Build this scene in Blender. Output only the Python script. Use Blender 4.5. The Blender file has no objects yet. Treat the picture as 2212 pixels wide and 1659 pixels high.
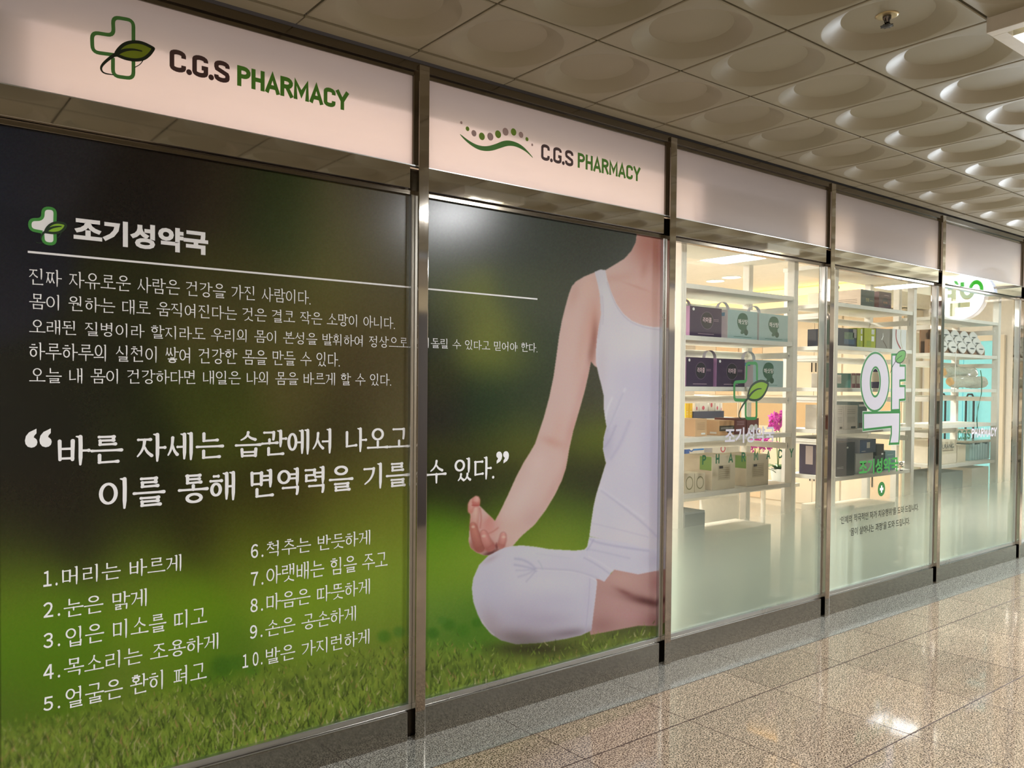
import bpy, bmesh, math, random
import numpy as np
from mathutils import Vector

# ------------------------------------------------------------------ camera, world, lights, exposure
CX, CY, FPX, YAW, PIT, ROL, DIST, EYE = 1009.9088, 868.8202, 1768.6889, 0.6409, -0.0199, 0.0079, 2.9727, 1.55
IW, IH = 2212, 1659
_c, _s = math.cos(YAW), math.sin(YAW)
_f = np.array([_s * math.cos(PIT), _c * math.cos(PIT), math.sin(PIT)])
_r = np.array([_c, -_s, 0.0]); _u = np.cross(_r, _f)
_cr, _sr = math.cos(ROL), math.sin(ROL)
CR, CU, CF = _cr * _r + _sr * _u, -_sr * _r + _cr * _u, _f
CP = np.array([0.0, -DIST, EYE])

def ray(px, py): return CF + CR * (px - CX) / FPX - CU * (py - CY) / FPX
def onY(px, py, y):
    d = ray(px, py); return CP + d * ((y - CP[1]) / d[1])
def onZ(px, py, z):
    d = ray(px, py); return CP + d * ((z - CP[2]) / d[2])
def onX(px, py, x):
    d = ray(px, py); return CP + d * ((x - CP[0]) / d[0])
def proj(P):
    v = np.asarray(P, float) - CP; z = v @ CF
    return CX + FPX * (v @ CR) / z, CY - FPX * (v @ CU) / z

scene = bpy.context.scene
C = scene.collection
cam = bpy.data.cameras.new('camera'); cam_ob = bpy.data.objects.new('camera', cam); C.objects.link(cam_ob)
cam.sensor_fit = 'HORIZONTAL'; cam.sensor_width = 36.0
cam.lens = FPX / IW * 36.0
cam.shift_x = -(CX - IW / 2) / IW
cam.shift_y = (CY - IH / 2) / IW
cam.clip_start = 0.05; cam.clip_end = 100
from mathutils import Matrix
M4 = Matrix(((CR[0], CU[0], -CF[0], CP[0]), (CR[1], CU[1], -CF[1], CP[1]), (CR[2], CU[2], -CF[2], CP[2]), (0, 0, 0, 1)))
cam_ob.matrix_world = M4
scene.camera = cam_ob

scene.view_settings.view_transform = 'Standard'
scene.view_settings.look = 'None'
scene.view_settings.exposure = 0.5
scene.view_settings.gamma = 1.0
scene.view_settings.use_curve_mapping = False

world = bpy.data.worlds.new('world'); scene.world = world; world.use_nodes = True
world.node_tree.nodes['Background'].inputs[0].default_value = (0.9, 0.93, 1.0, 1)
world.node_tree.nodes['Background'].inputs[1].default_value = 0.25

def area_light(name, loc, target, sx, sy, power, color):
    l = bpy.data.lights.new(name, 'AREA'); l.shape = 'RECTANGLE'; l.size = sx; l.size_y = sy
    l.energy = power; l.color = color
    o = bpy.data.objects.new(name, l); C.objects.link(o); o.location = loc
    d = Vector(target) - Vector(loc)
    o.rotation_euler = d.to_track_quat('-Z', 'Y').to_euler()
    return o

T = 0.5196                       # ceiling tile
XC = 1.8922                      # a ceiling joint
ZC = 2.9505
FIX = [(XC - 6 * T, -.6001 - 6 * T)] + [(XC + 3 * T + k * 7 * T, -.6001 - 4 * T) for k in (0, 1, 2)]   # near corner of each ceiling fixture; the first is added to brighten the left
for i, (fx, fy) in enumerate(FIX):
    area_light('corridor_lamp', (fx + T / 2, fy + T, 2.893), (fx + T / 2, fy + T, 0), T * 0.8, T * 1.0, [104, 54, 96, 130][i],
               [(.97, .98, 1.0), (.97, .98, 1.0), (.95, .98, 1.0), (.88, .94, 1.0)][i])
area_light('neighbour_window_glow', (11.6, -.03, 1.45), (10.8, -3.0, 1.45), 2.6, 2.3, 430, (.84, .92, 1.0))   # added cool fill that brightens the right end, in place of daylight
# lamps inside the shop
area_light('shop_lamp_front', (2.0, 1.7, 2.55), (2.0, 0.0, 2.45), 3.0, 0.6, 31, (1.0, .81, .77))
area_light('shop_lamp', (4.9, 1.7, 2.70), (4.9, 1.7, 0), .30, .30, 66, (1.0, .955, .90))
area_light('shop_lamp', (7.6, 1.5, 2.70), (7.6, 1.5, 0), .26, .26, 36, (1.0, .955, .90))
area_light('shop_lamp', (6.4, 3.4, 2.70), (6.4, 3.4, 0), .26, .26, 58, (1.0, .955, .90))

# ------------------------------------------------------------------ materials
MATS = {}
def s2l(c):
    return tuple(((x / 255) / 12.92 if x / 255 <= 0.04045 else ((x / 255 + 0.055) / 1.055) ** 2.4) for x in c)

def mat(name, rgb=(200, 200, 200), rough=0.5, metal=0.0, spec=0.5, emit=None, estr=0.0, var=0.06, scale=30.0, lin=None):
    if name in MATS: return MATS[name]
    m = bpy.data.materials.new(name); m.use_nodes = True; nt = m.node_tree
    b = nt.nodes['Principled BSDF']
    col = lin or s2l(rgb)
    tc = nt.nodes.new('ShaderNodeTexCoord'); nz = nt.nodes.new('ShaderNodeTexNoise'); nz.inputs['Scale'].default_value = scale
    nt.links.new(tc.outputs['Object'], nz.inputs['Vector'])
    mx = nt.nodes.new('ShaderNodeMix'); mx.data_type = 'RGBA'
    mx.inputs['A'].default_value = (*[x * (1 - var) for x in col], 1); mx.inputs['B'].default_value = (*[min(1, x * (1 + var)) for x in col], 1)
    nt.links.new(nz.outputs['Fac'], mx.inputs['Factor'])
    nt.links.new(mx.outputs['Result'], b.inputs['Base Color'])
    b.inputs['Roughness'].default_value = rough; b.inputs['Metallic'].default_value = metal
    b.inputs['Specular IOR Level'].default_value = spec
    if emit:
        b.inputs['Emission Color'].default_value = (*s2l(emit), 1); b.inputs['Emission Strength'].default_value = estr
    MATS[name] = m
    return m

def steel(name, rgb, rough, stretch=(2, 2, 160), bump=0.0):
    """brushed stainless steel"""
    m = bpy.data.materials.new(name); m.use_nodes = True; nt = m.node_tree; b = nt.nodes['Principled BSDF']
    tc = nt.nodes.new('ShaderNodeTexCoord'); mp = nt.nodes.new('ShaderNodeMapping'); mp.inputs['Scale'].default_value = stretch
    nz = nt.nodes.new('ShaderNodeTexNoise'); nz.inputs['Scale'].default_value = 3; nz.inputs['Detail'].default_value = 3
    nt.links.new(tc.outputs['Object'], mp.inputs['Vector']); nt.links.new(mp.outputs['Vector'], nz.inputs['Vector'])
    r = nt.nodes.new('ShaderNodeMapRange'); r.inputs['To Min'].default_value = rough * 0.7; r.inputs['To Max'].default_value = rough * 1.3
    nt.links.new(nz.outputs['Fac'], r.inputs['Value']); nt.links.new(r.outputs['Result'], b.inputs['Roughness'])
    b.inputs['Base Color'].default_value = (*s2l(rgb), 1); b.inputs['Metallic'].default_value = 1
    if bump:
        bp = nt.nodes.new('ShaderNodeBump'); bp.inputs['Strength'].default_value = bump; bp.inputs['Distance'].default_value = 0.002
        n2 = nt.nodes.new('ShaderNodeTexNoise'); n2.inputs['Scale'].default_value = 3.5
        nt.links.new(tc.outputs['Object'], n2.inputs['Vector'])
        nt.links.new(n2.outputs['Fac'], bp.inputs['Height']); nt.links.new(bp.outputs['Normal'], b.inputs['Normal'])
    return m

def granite(name, base, light, dark, tile=None, rough=0.06, scale=150.0):
    """polished speckled granite; tile = (x0, tx, [y joints])"""
    m = bpy.data.materials.new(name); m.use_nodes = True; nt = m.node_tree; N = nt.nodes; L = nt.links
    b = N['Principled BSDF']; tc = N.new('ShaderNodeTexCoord')
    n1 = N.new('ShaderNodeTexNoise'); n1.inputs['Scale'].default_value = scale; n1.inputs['Detail'].default_value = 2; n1.inputs['Roughness'].default_value = .6
    L.new(tc.outputs['Object'], n1.inputs['Vector'])
    cr = N.new('ShaderNodeValToRGB'); e = cr.color_ramp.elements
    e[0].position = .43; e[0].color = (*s2l(dark), 1); e[1].position = .56; e[1].color = (*s2l(light), 1)
    x = e.new(.49); x.color = (*s2l(base), 1)
    L.new(n1.outputs['Fac'], cr.inputs['Fac'])
    n2 = N.new('ShaderNodeTexNoise'); n2.inputs['Scale'].default_value = scale * .22; n2.inputs['Detail'].default_value = 2
    L.new(tc.outputs['Object'], n2.inputs['Vector'])
    mul = N.new('ShaderNodeMix'); mul.data_type = 'RGBA'; mul.blend_type = 'MULTIPLY'; mul.inputs['Factor'].default_value = .55
    cr2 = N.new('ShaderNodeValToRGB'); cr2.color_ramp.elements[0].position = .38; cr2.color_ramp.elements[0].color = (.5, .5, .5, 1)
    cr2.color_ramp.elements[1].position = .6; cr2.color_ramp.elements[1].color = (1, 1, 1, 1)
    L.new(n2.outputs['Fac'], cr2.inputs['Fac'])
    L.new(cr.outputs['Color'], mul.inputs['A']); L.new(cr2.outputs['Color'], mul.inputs['B'])
    out = mul.outputs['Result']
    if tile:
        x0, tx = tile
        sep = N.new('ShaderNodeSeparateXYZ'); L.new(tc.outputs['Object'], sep.inputs['Vector'])
        fl = []
        for ax, o0 in (('X', x0), ('Y', -0.5628)):
            a = N.new('ShaderNodeMath'); a.operation = 'SUBTRACT'; L.new(sep.outputs[ax], a.inputs[0]); a.inputs[1].default_value = o0
            d = N.new('ShaderNodeMath'); d.operation = 'DIVIDE'; L.new(a.outputs[0], d.inputs[0]); d.inputs[1].default_value = tx
            f = N.new('ShaderNodeMath'); f.operation = 'FLOOR'; L.new(d.outputs[0], f.inputs[0]); fl.append(f)
        cmb = N.new('ShaderNodeCombineXYZ'); L.new(fl[0].outputs[0], cmb.inputs[0]); L.new(fl[1].outputs[0], cmb.inputs[1])
        wn = N.new('ShaderNodeTexWhiteNoise'); wn.noise_dimensions = '2D'; L.new(cmb.outputs[0], wn.inputs['Vector'])
        mr = N.new('ShaderNodeMapRange'); mr.inputs['To Min'].default_value = .86; mr.inputs['To Max'].default_value = 1.06
        L.new(wn.outputs['Value'], mr.inputs['Value'])
        m2 = N.new('ShaderNodeVectorMath'); m2.operation = 'SCALE'; L.new(out, m2.inputs[0]); L.new(mr.outputs['Result'], m2.inputs['Scale'])
        out = m2.outputs['Vector']
    L.new(out, b.inputs['Base Color'])
    b.inputs['Roughness'].default_value = rough; b.inputs['Specular IOR Level'].default_value = .62
    MATS[name] = m
    return m

def glass_film(name, z_hi, z_lo, dens, base):
    """thin clear glazing with a frosted privacy film that thickens towards the floor"""
    m = bpy.data.materials.new(name); m.use_nodes = True; nt = m.node_tree; N = nt.nodes; L = nt.links
    N.remove(N['Principled BSDF']); out = N['Material Output']
    tc = N.new('ShaderNodeTexCoord'); sep = N.new('ShaderNodeSeparateXYZ'); L.new(tc.outputs['Object'], sep.inputs['Vector'])
    mr = N.new('ShaderNodeMapRange'); mr.interpolation_type = 'SMOOTHSTEP'
    mr.inputs['From Min'].default_value = z_hi; mr.inputs['From Max'].default_value = z_lo
    mr.inputs['To Min'].default_value = base; mr.inputs['To Max'].default_value = dens
    L.new(sep.outputs['Z'], mr.inputs['Value'])
    tr = N.new('ShaderNodeBsdfTransparent'); tr.inputs['Color'].default_value = (.93, .97, .95, 1)
    tl = N.new('ShaderNodeBsdfTranslucent'); tl.inputs['Color'].default_value = (.63, .77, .68, 1)
    df = N.new('ShaderNodeBsdfDiffuse'); df.inputs['Color'].default_value = (.46, .55, .44, 1)
    film = N.new('ShaderNodeMixShader'); film.inputs['Fac'].default_value = .6
    L.new(tl.outputs[0], film.inputs[1]); L.new(df.outputs[0], film.inputs[2])
    a = N.new('ShaderNodeMixShader'); L.new(mr.outputs['Result'], a.inputs['Fac']); L.new(tr.outputs[0], a.inputs[1]); L.new(film.outputs[0], a.inputs[2])
    fr = N.new('ShaderNodeFresnel'); fr.inputs['IOR'].default_value = 1.5
    gl = N.new('ShaderNodeBsdfGlossy'); gl.inputs['Roughness'].default_value = .01
    b = N.new('ShaderNodeMixShader'); L.new(fr.outputs[0], b.inputs['Fac']); L.new(a.outputs[0], b.inputs[1]); L.new(gl.outputs[0], b.inputs[2])
    L.new(b.outputs[0], out.inputs['Surface'])
    return m

def milk_panel(name, rgb, trans):
    """milk-white sheet that lets some of the light behind it through"""
    m = bpy.data.materials.new(name); m.use_nodes = True; nt = m.node_tree; N = nt.nodes; L = nt.links
    N.remove(N['Principled BSDF']); out = N['Material Output']
    tc = N.new('ShaderNodeTexCoord'); nz = N.new('ShaderNodeTexNoise'); nz.inputs['Scale'].default_value = 3; nz.inputs['Detail'].default_value = 3
    mp = N.new('ShaderNodeMapping'); mp.inputs['Scale'].default_value = (1, 1, 5)
    L.new(tc.outputs['Object'], mp.inputs['Vector']); L.new(mp.outputs['Vector'], nz.inputs['Vector'])
    mx = N.new('ShaderNodeMix'); mx.data_type = 'RGBA'; c = s2l(rgb)
    mx.inputs['A'].default_value = (*[v * .94 for v in c], 1); mx.inputs['B'].default_value = (*c, 1)
    L.new(nz.outputs['Fac'], mx.inputs['Factor'])
    tl = N.new('ShaderNodeBsdfTranslucent'); df = N.new('ShaderNodeBsdfDiffuse')
    L.new(mx.outputs['Result'], tl.inputs['Color']); L.new(mx.outputs['Result'], df.inputs['Color'])
    a = N.new('ShaderNodeMixShader'); a.inputs['Fac'].default_value = trans; L.new(df.outputs[0], a.inputs[1]); L.new(tl.outputs[0], a.inputs[2])
    gl = N.new('ShaderNodeBsdfGlossy'); gl.inputs['Roughness'].default_value = .3
    fr = N.new('ShaderNodeFresnel'); fr.inputs['IOR'].default_value = 1.25
    b = N.new('ShaderNodeMixShader'); L.new(fr.outputs[0], b.inputs['Fac']); L.new(a.outputs[0], b.inputs[1]); L.new(gl.outputs[0], b.inputs[2])
    L.new(b.outputs[0], out.inputs['Surface'])
    return m

STEEL = steel('brushed_steel', (200, 196, 188), .035, bump=0.008)
STEEL_POST = steel('post_steel', (184, 177, 166), .06, (160, 160, 2))
STEEL_KICK = steel('kick_steel', (176, 170, 160), .09, (2, 2, 120), bump=0.015)
ALU = steel('bead_aluminium', (214, 218, 218), .3, (1, 1, 1))
DARK = mat('dark_gasket', (26, 24, 24), .5)
GAP = steel('gap_steel', (78, 73, 66), .2)
JAMB = steel('jamb_steel', (128, 120, 108), .14)
WHITE_VINYL = mat('white_vinyl', (247, 249, 251), .45, var=.01)
GREEN_VINYL = mat('green_vinyl', (36, 122, 52), .45, var=.03)
LEAF_VINYL = mat('leaf_green_vinyl', (118, 158, 26), .45, var=.03)
OLIVE_VINYL = mat('olive_green_vinyl', (124, 142, 24), .45, var=.03)
DARKGREEN_VINYL = mat('dark_green_vinyl', (18, 48, 24), .45, var=.03)
BROWN_VINYL = mat('dark_brown_vinyl', (78, 54, 54), .45, var=.03)
GREY_VINYL = mat('pale_grey_vinyl', (198, 196, 206), .45, var=.02)
TAUPE_VINYL = mat('taupe_vinyl', (186, 160, 158), .45, var=.02)
SIGN_GREEN = mat('sign_green_vinyl', (84, 146, 42), .45, var=.03)
BLACK_VINYL = mat('black_vinyl', (26, 36, 30), .45, var=.03)

# ------------------------------------------------------------------ mesh helpers
class MB:
    def __init__(s): s.v, s.f = [], []
    def box(s, x0, x1, y0, y1, z0, z1):
        n = len(s.v)
        s.v += [(x0, y0, z0), (x1, y0, z0), (x1, y1, z0), (x0, y1, z0), (x0, y0, z1), (x1, y0, z1), (x1, y1, z1), (x0, y1, z1)]
        s.f += [tuple(n + i for i in q) for q in ((0, 3, 2, 1), (4, 5, 6, 7), (0, 1, 5, 4), (1, 2, 6, 5), (2, 3, 7, 6), (3, 0, 4, 7))]
        return s
    def quad(s, *p):
        n = len(s.v); s.v += [tuple(q) for q in p]; s.f.append(tuple(range(n, n + len(p)))); return s
    def tube(s, pts, r, seg=8, cap=True):
        pts = [Vector(p) for p in pts]; rs = r if isinstance(r, (list, tuple)) else [r] * len(pts)
        n0 = len(s.v); up = Vector((0, 0, 1))
        for i, p in enumerate(pts):
            t = (pts[min(i + 1, len(pts) - 1)] - pts[max(i - 1, 0)]).normalized()
            a = t.cross(up if abs(t.z) < .95 else Vector((1, 0, 0))).normalized(); b = t.cross(a)
            for k in range(seg):
                w = 2 * math.pi * k / seg
                s.v.append(tuple(p + (a * math.cos(w) + b * math.sin(w)) * rs[i]))
        for i in range(len(pts) - 1):
            for k in range(seg):
                s.f.append((n0 + i * seg + k, n0 + i * seg + (k + 1) % seg, n0 + (i + 1) * seg + (k + 1) % seg, n0 + (i + 1) * seg + k))
        if cap:
            s.f.append(tuple(n0 + k for k in reversed(range(seg)))); s.f.append(tuple(n0 + (len(pts) - 1) * seg + k for k in range(seg)))
        return s
    def lathe(s, prof, c, axis='z', seg=32, sq=1.0):
        n0 = len(s.v)
        for (r, h) in prof:
            for k in range(seg):
                w = 2 * math.pi * k / seg; a, b = r * math.cos(w), r * math.sin(w) * sq
                if axis == 'z': s.v.append((c[0] + a, c[1] + b, c[2] + h))
                elif axis == 'x': s.v.append((c[0] + h, c[1] + a, c[2] + b))
                else: s.v.append((c[0] + a, c[1] + h, c[2] + b))
        for i in range(len(prof) - 1):
            for k in range(seg):
                s.f.append((n0 + i * seg + k, n0 + i * seg + (k + 1) % seg, n0 + (i + 1) * seg + (k + 1) % seg, n0 + (i + 1) * seg + k))
        return s
    def poly(s, pts2, y):           # filled outline lying in a vertical x-z plane
        n = len(s.v); s.v += [(p[0], y, p[1]) for p in pts2]; s.f.append(tuple(range(n, n + len(pts2)))); return s
    def ribbon(s, pts2, w, y, closed=False, cap=False):
        """thick mitred line in a vertical x-z plane; w a number or a list; cap rounds the two ends"""
        P = [np.array(p, float) for p in pts2]; W = list(w) if isinstance(w, (list, tuple, np.ndarray)) else [w] * len(P)
        s.lift = getattr(s, 'lift', 0.0) + 3e-5; y = y - s.lift
        keep = [i for i in range(len(P)) if i == 0 or np.hypot(*(P[i] - P[i - 1])) > 1e-6]; P = [P[i] for i in keep]; W = [W[i] for i in keep]
        if closed and np.hypot(*(P[0] - P[-1])) < 1e-6: P.pop(); W.pop()
        n = len(P)
        if n < 2:
            m = len(s.v); r = W[0] / 2; s.v += [(P[0][0] + r * math.cos(j * math.pi / 10), y, P[0][1] + r * math.sin(j * math.pi / 10)) for j in range(20)]; s.f.append(tuple(range(m, m + 20))); return s
        def nrm(a, b):
            d = b - a; return np.array([-d[1], d[0]]) / np.hypot(*d)
        m = len(s.v)
        for i in range(n):
            n1 = nrm(P[i - 1], P[i]) if (i > 0 or closed) else nrm(P[i], P[i + 1])
            n2 = nrm(P[i], P[(i + 1) % n]) if (i < n - 1 or closed) else n1
            k = n1 + n2; q = max(.25, (1 + n1 @ n2)); k = k / q; L = np.hypot(*k)
            if L > 2.2: k = k / L * 2.2
            a, b = P[i] + k * W[i] / 2, P[i] - k * W[i] / 2
            s.v += [(a[0], y, a[1]), (b[0], y, b[1])]
        for i in range(n if closed else n - 1):
            j = (i + 1) % n; s.f.append((m + 2 * i, m + 2 * i + 1, m + 2 * j + 1, m + 2 * j))
        if cap and not closed:
            for e, d in ((0, P[0] - P[1]), (n - 1, P[-1] - P[-2])):
                a0 = math.atan2(d[1], d[0]); r = W[e] / 2; m2 = len(s.v)
                s.v += [(P[e][0] + r * math.cos(a0 + t), y, P[e][1] + r * math.sin(a0 + t)) for t in np.linspace(-math.pi / 2, math.pi / 2, 9)]; s.f.append(tuple(range(m2, m2 + 9)))
        return s
    def build(s, name, material, parent=None, bevel=0, smooth=False, tri=False):
        me = bpy.data.meshes.new(name); me.from_pydata(s.v, [], s.f); me.update()
        if tri or bevel:
            bm = bmesh.new(); bm.from_mesh(me)
            if tri: bmesh.ops.triangulate(bm, faces=bm.faces[:])
            if bevel:
                bmesh.ops.bevel(bm, geom=bm.edges[:], offset=bevel, segments=2, affect='EDGES', profile=.6)
            bm.to_mesh(me); bm.free()
        if smooth:
            me.polygons.foreach_set('use_smooth', [True] * len(me.polygons))
        for m_ in (material if isinstance(material, (list, tuple)) else [material]): me.materials.append(m_)
        o = bpy.data.objects.new(name, me); C.objects.link(o)
        if parent is not None: attach(o, parent)
        return o

def attach(o, parent):
    """parent o while its mesh stays in world coordinates"""
    o.parent = parent
    o.matrix_parent_inverse = Matrix.Translation(-parent.location)

def tag(o, label, cat, group=None, kind=None):
    o['label'] = label; o['category'] = cat
    if group: o['group'] = group
    if kind: o['kind'] = kind
    return o

def thing(name, label, cat, loc=(0, 0, 0), group=None, kind=None):
    o = bpy.data.objects.new(name, None); o.empty_display_size = .05; C.objects.link(o); o.location = loc
    return tag(o, label, cat, group, kind)

def W2(pts, y): return [tuple(onY(px, py, y)[[0, 2]]) for px, py in pts]

def chaikin(P, n=2, closed=False):
    P = [np.array(p, float) for p in P]
    for _ in range(n):
        Q = [] if closed else [P[0]]
        for i in range(len(P) if closed else len(P) - 1):
            a, b = P[i], P[(i + 1) % len(P)]; Q += [a * .75 + b * .25, a * .25 + b * .75]
        if not closed: Q.append(P[-1])
        P = Q
    return [tuple(p) for p in P]

def fillet(P, r, closed=False):
    """round the corners of a 2D polyline"""
    P = [np.array(p, float) for p in P]; out = []
    for i, p in enumerate(P):
        if not closed and i in (0, len(P) - 1): out.append(tuple(p)); continue
        a, b = P[i - 1], P[(i + 1) % len(P)]
        da, db = a - p, b - p; la, lb = np.hypot(*da), np.hypot(*db); q = min(r, la * .48, lb * .48)
        s0, s1 = p + da / la * q, p + db / lb * q
        for k in range(6):
            t = k / 5; out.append(tuple((1 - t) ** 2 * s0 + 2 * t * (1 - t) * p + t * t * s1))
    return out

_txt_cache = {}
def glyphs(text, off=0.0, space=1.0):
    """outline of a text as a flat triangle mesh (verts 0..1 box, faces)"""
    key = (text, off, space)
    if key in _txt_cache: return _txt_cache[key]
    cu = bpy.data.curves.new('t', 'FONT'); cu.body = text; cu.size = 1; cu.offset = off; cu.resolution_u = 3; cu.space_word = space; cu.fill_mode = 'FRONT'
    ob = bpy.data.objects.new('t', cu); C.objects.link(ob); bpy.context.view_layer.update()
    me = bpy.data.meshes.new_from_object(ob.evaluated_get(bpy.context.evaluated_depsgraph_get()))
    v = np.empty(len(me.vertices) * 3); me.vertices.foreach_get('co', v); v = v.reshape(-1, 3)[:, :2]
    f = [tuple(p.vertices) for p in me.polygons]
    bpy.data.objects.remove(ob); bpy.data.curves.remove(cu); bpy.data.meshes.remove(me)
    lo, hi = v.min(0), v.max(0)
    _txt_cache[key] = ((v - lo) / (hi - lo), f, (hi - lo)); return _txt_cache[key]

def text_plane(name, text, x0, x1, z0, z1, y, material, parent, off=0.0, clip=None, weight=None):
    """lettering filling a rectangle of a vertical plane that faces -y; clip = (xmin, xmax) keeps the faces inside"""
    v, f, dep = serif(text, weight) if weight else glyphs(text, off)
    vv = np.empty((len(v), 3)); u = v[:, 0]
    vv[:, 0] = x0 + (x1 - x0) * u; vv[:, 1] = y + dep if weight else y; vv[:, 2] = z0 + (z1 - z0) * v[:, 1]
    if clip is not None:
        cx = vv[:, 0]; f = [q for q in f if all(clip[0] <= cx[i] <= clip[1] for i in q)]
    # one mesh per word: break where the gap between letters is wide
    iv = sorted((min(vv[i][0] for i in q), max(vv[i][0] for i in q), k) for k, q in enumerate(f)); groups, cur, end = [], [], None
    for lo_, hi_, k in iv:
        if end is not None and lo_ - end > .24 * (z1 - z0): groups.append(cur); cur = []
        cur.append(k); end = hi_ if end is None else max(end, hi_)
    groups.append(cur); o = None
    for gq in groups:
        ff = [f[k] for k in gq]; used = sorted({i for q in ff for i in q}); new = {o_: k for k, o_ in enumerate(used)}
        mb = MB(); mb.v = [tuple(vv[i]) for i in used]; mb.f = [tuple(new[i] for i in q) for q in ff]
        o = mb.build(name, material, parent)
    return o

def text_px(name, text, l, r, y, material, parent, off=0.0, clip=None, weight=None):
    """l = (px, top, bottom) of the first letter, r = the same of the last one, as read on the wall"""
    a0, a1 = onY(l[0], l[1], y), onY(l[0], l[2], y); b0, b1 = onY(r[0], r[1], y), onY(r[0], r[2], y)
    z1 = max(a0[2], b0[2]) * .5 + (a0[2] + b0[2]) * .25; z0 = min(a1[2], b1[2]) * .5 + (a1[2] + b1[2]) * .25
    return text_plane(name, text, (a0[0] + a1[0]) / 2, (b0[0] + b1[0]) / 2, z0, z1, y, material, parent, off, clip=clip, weight=weight)

# condensed capitals drawn as strokes in a unit box (width, polylines)
def _arc(cx, cz, rx, rz, a0, a1, n=7): return [(cx + rx * math.cos(math.radians(a0 + (a1 - a0) * i / n)), cz + rz * math.sin(math.radians(a0 + (a1 - a0) * i / n))) for i in range(n + 1)]
def caps(w=.30, r=.15):
    L = {}
    up = lambda: _arc(w / 2, 1 - r, w / 2, r, 0, 180); dn = lambda: _arc(w / 2, r, w / 2, r, 180, 360)
    L['C'] = (w, [[(w, .70)] + up() + dn() + [(w, .30)]])
    L['G'] = (w, [[(w, .76)] + up() + dn() + [(w, .43), (w * .62, .43)]])
    L['S'] = (w, [[(w, .74)] + up() + [(0, .72), (0.02, .62), (w * .5, .5), (w - .02, .38), (w, .3)] + _arc(w / 2, r, w / 2, r, 0, -180) + [(0, .26)]])
    L['P'] = (w, [[(0, 0), (0, 1)], [(0, 1), (w * .5, 1)] + _arc(w * .5, .75, w * .5, .25, 90, -90) + [(0, .5)]])
    L['R'] = (w, [[(0, 0), (0, 1)], [(0, 1), (w * .5, 1)] + _arc(w * .5, .76, w * .5, .24, 90, -90) + [(0, .52)], [(w * .5, .52), (w, 0)]])
    L['H'] = (w, [[(0, 0), (0, 1)], [(w, 0), (w, 1)], [(0, .5), (w, .5)]])
    L['A'] = (w * 1.15, [[(0, 0), (w * .575, 1), (w * 1.15, 0)], [(w * .2, .26), (w * .95, .26)]])
    L['M'] = (w * 1.35, [[(0, 0), (0, 1), (w * .675, .25), (w * 1.35, 1), (w * 1.35, 0)]])
    L['Y'] = (w * 1.1, [[(0, 1), (w * .55, .45), (w * 1.1, 1)], [(w * .55, .45), (w * .55, 0)]])
    L['.'] = (.0, [[(0, .015), (0.001, .015)]])
    return L
def caps_text(name, text, x0, x1, z0, z1, y, material, parent, stroke=.13, gap=.2, letter=.30):
    L = caps(letter); cur = 0; lines = []
    for ch in text:
        w, pls = L[ch]
        for p in pls: lines.append([(cur + a, b) for a, b in p])
        cur += w + gap
    tot = cur - gap; h = z1 - z0; t = stroke * h
    sx = (x1 - x0 - t) / tot; sz = h - t
    mb = MB()
    for p in lines:
        dot = len(p) == 2 and abs(p[0][0] - p[1][0]) < .01 and p[0][1] == p[1][1]
        q = [(x0 + t / 2 + a * sx, z0 + t / 2 + b * sz) for a, b in p]
        if dot: q = q[:1]
        else:                                  # butt ends reach the edge of the letter box
            for e, f in ((0, 1), (-1, -2)):
                d = np.array(q[e]) - np.array(q[f]); L_ = np.hypot(*d)
                if abs(d[1]) > .5 * abs(d[0]) and abs(p[e][1] - .5) > .45: q[e] = tuple(np.array(q[e]) + d / L_ * t / 2)
        mb.ribbon(q, t * (1.25 if dot else 1), y)
    return mb.build(name, material, parent)
def caps_px(name, text, l, r, y, material, parent, **k):
    a0, a1 = onY(l[0], l[1], y), onY(l[0], l[2], y); b0, b1 = onY(r[0], r[1], y), onY(r[0], r[2], y)
    return caps_text(name, text, a0[0], b0[0], (a1[2] + b1[2]) / 2, (a0[2] + b0[2]) / 2, y, material, parent, **k)


# ------------------------------------------------------------------ brush-serif Hangul, written stroke by stroke
_CH = 'ㄱㄲㄴㄷㄸㄹㅁㅂㅃㅅㅆㅇㅈㅉㅊㅋㅌㅍㅎ'
_JU = 'ㅏㅐㅑㅒㅓㅔㅕㅖㅗㅘㅙㅚㅛㅜㅝㅞㅟㅠㅡㅢㅣ'
_JO = ['', 'ㄱ', 'ㄲ', 'ㄱㅅ', 'ㄴ', 'ㄴㅈ', 'ㄴㅎ', 'ㄷ', 'ㄹ', 'ㄹㄱ', 'ㄹㅁ', 'ㄹㅂ', 'ㄹㅅ', 'ㄹㅌ', 'ㄹㅍ', 'ㄹㅎ', 'ㅁ', 'ㅂ', 'ㅂㅅ', 'ㅅ', 'ㅆ', 'ㅇ', 'ㅈ', 'ㅊ', 'ㅋ', 'ㅌ', 'ㅍ', 'ㅎ']
_DBL = {'ㄲ': 'ㄱ', 'ㄸ': 'ㄷ', 'ㅃ': 'ㅂ', 'ㅆ': 'ㅅ', 'ㅉ': 'ㅈ'}
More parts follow.
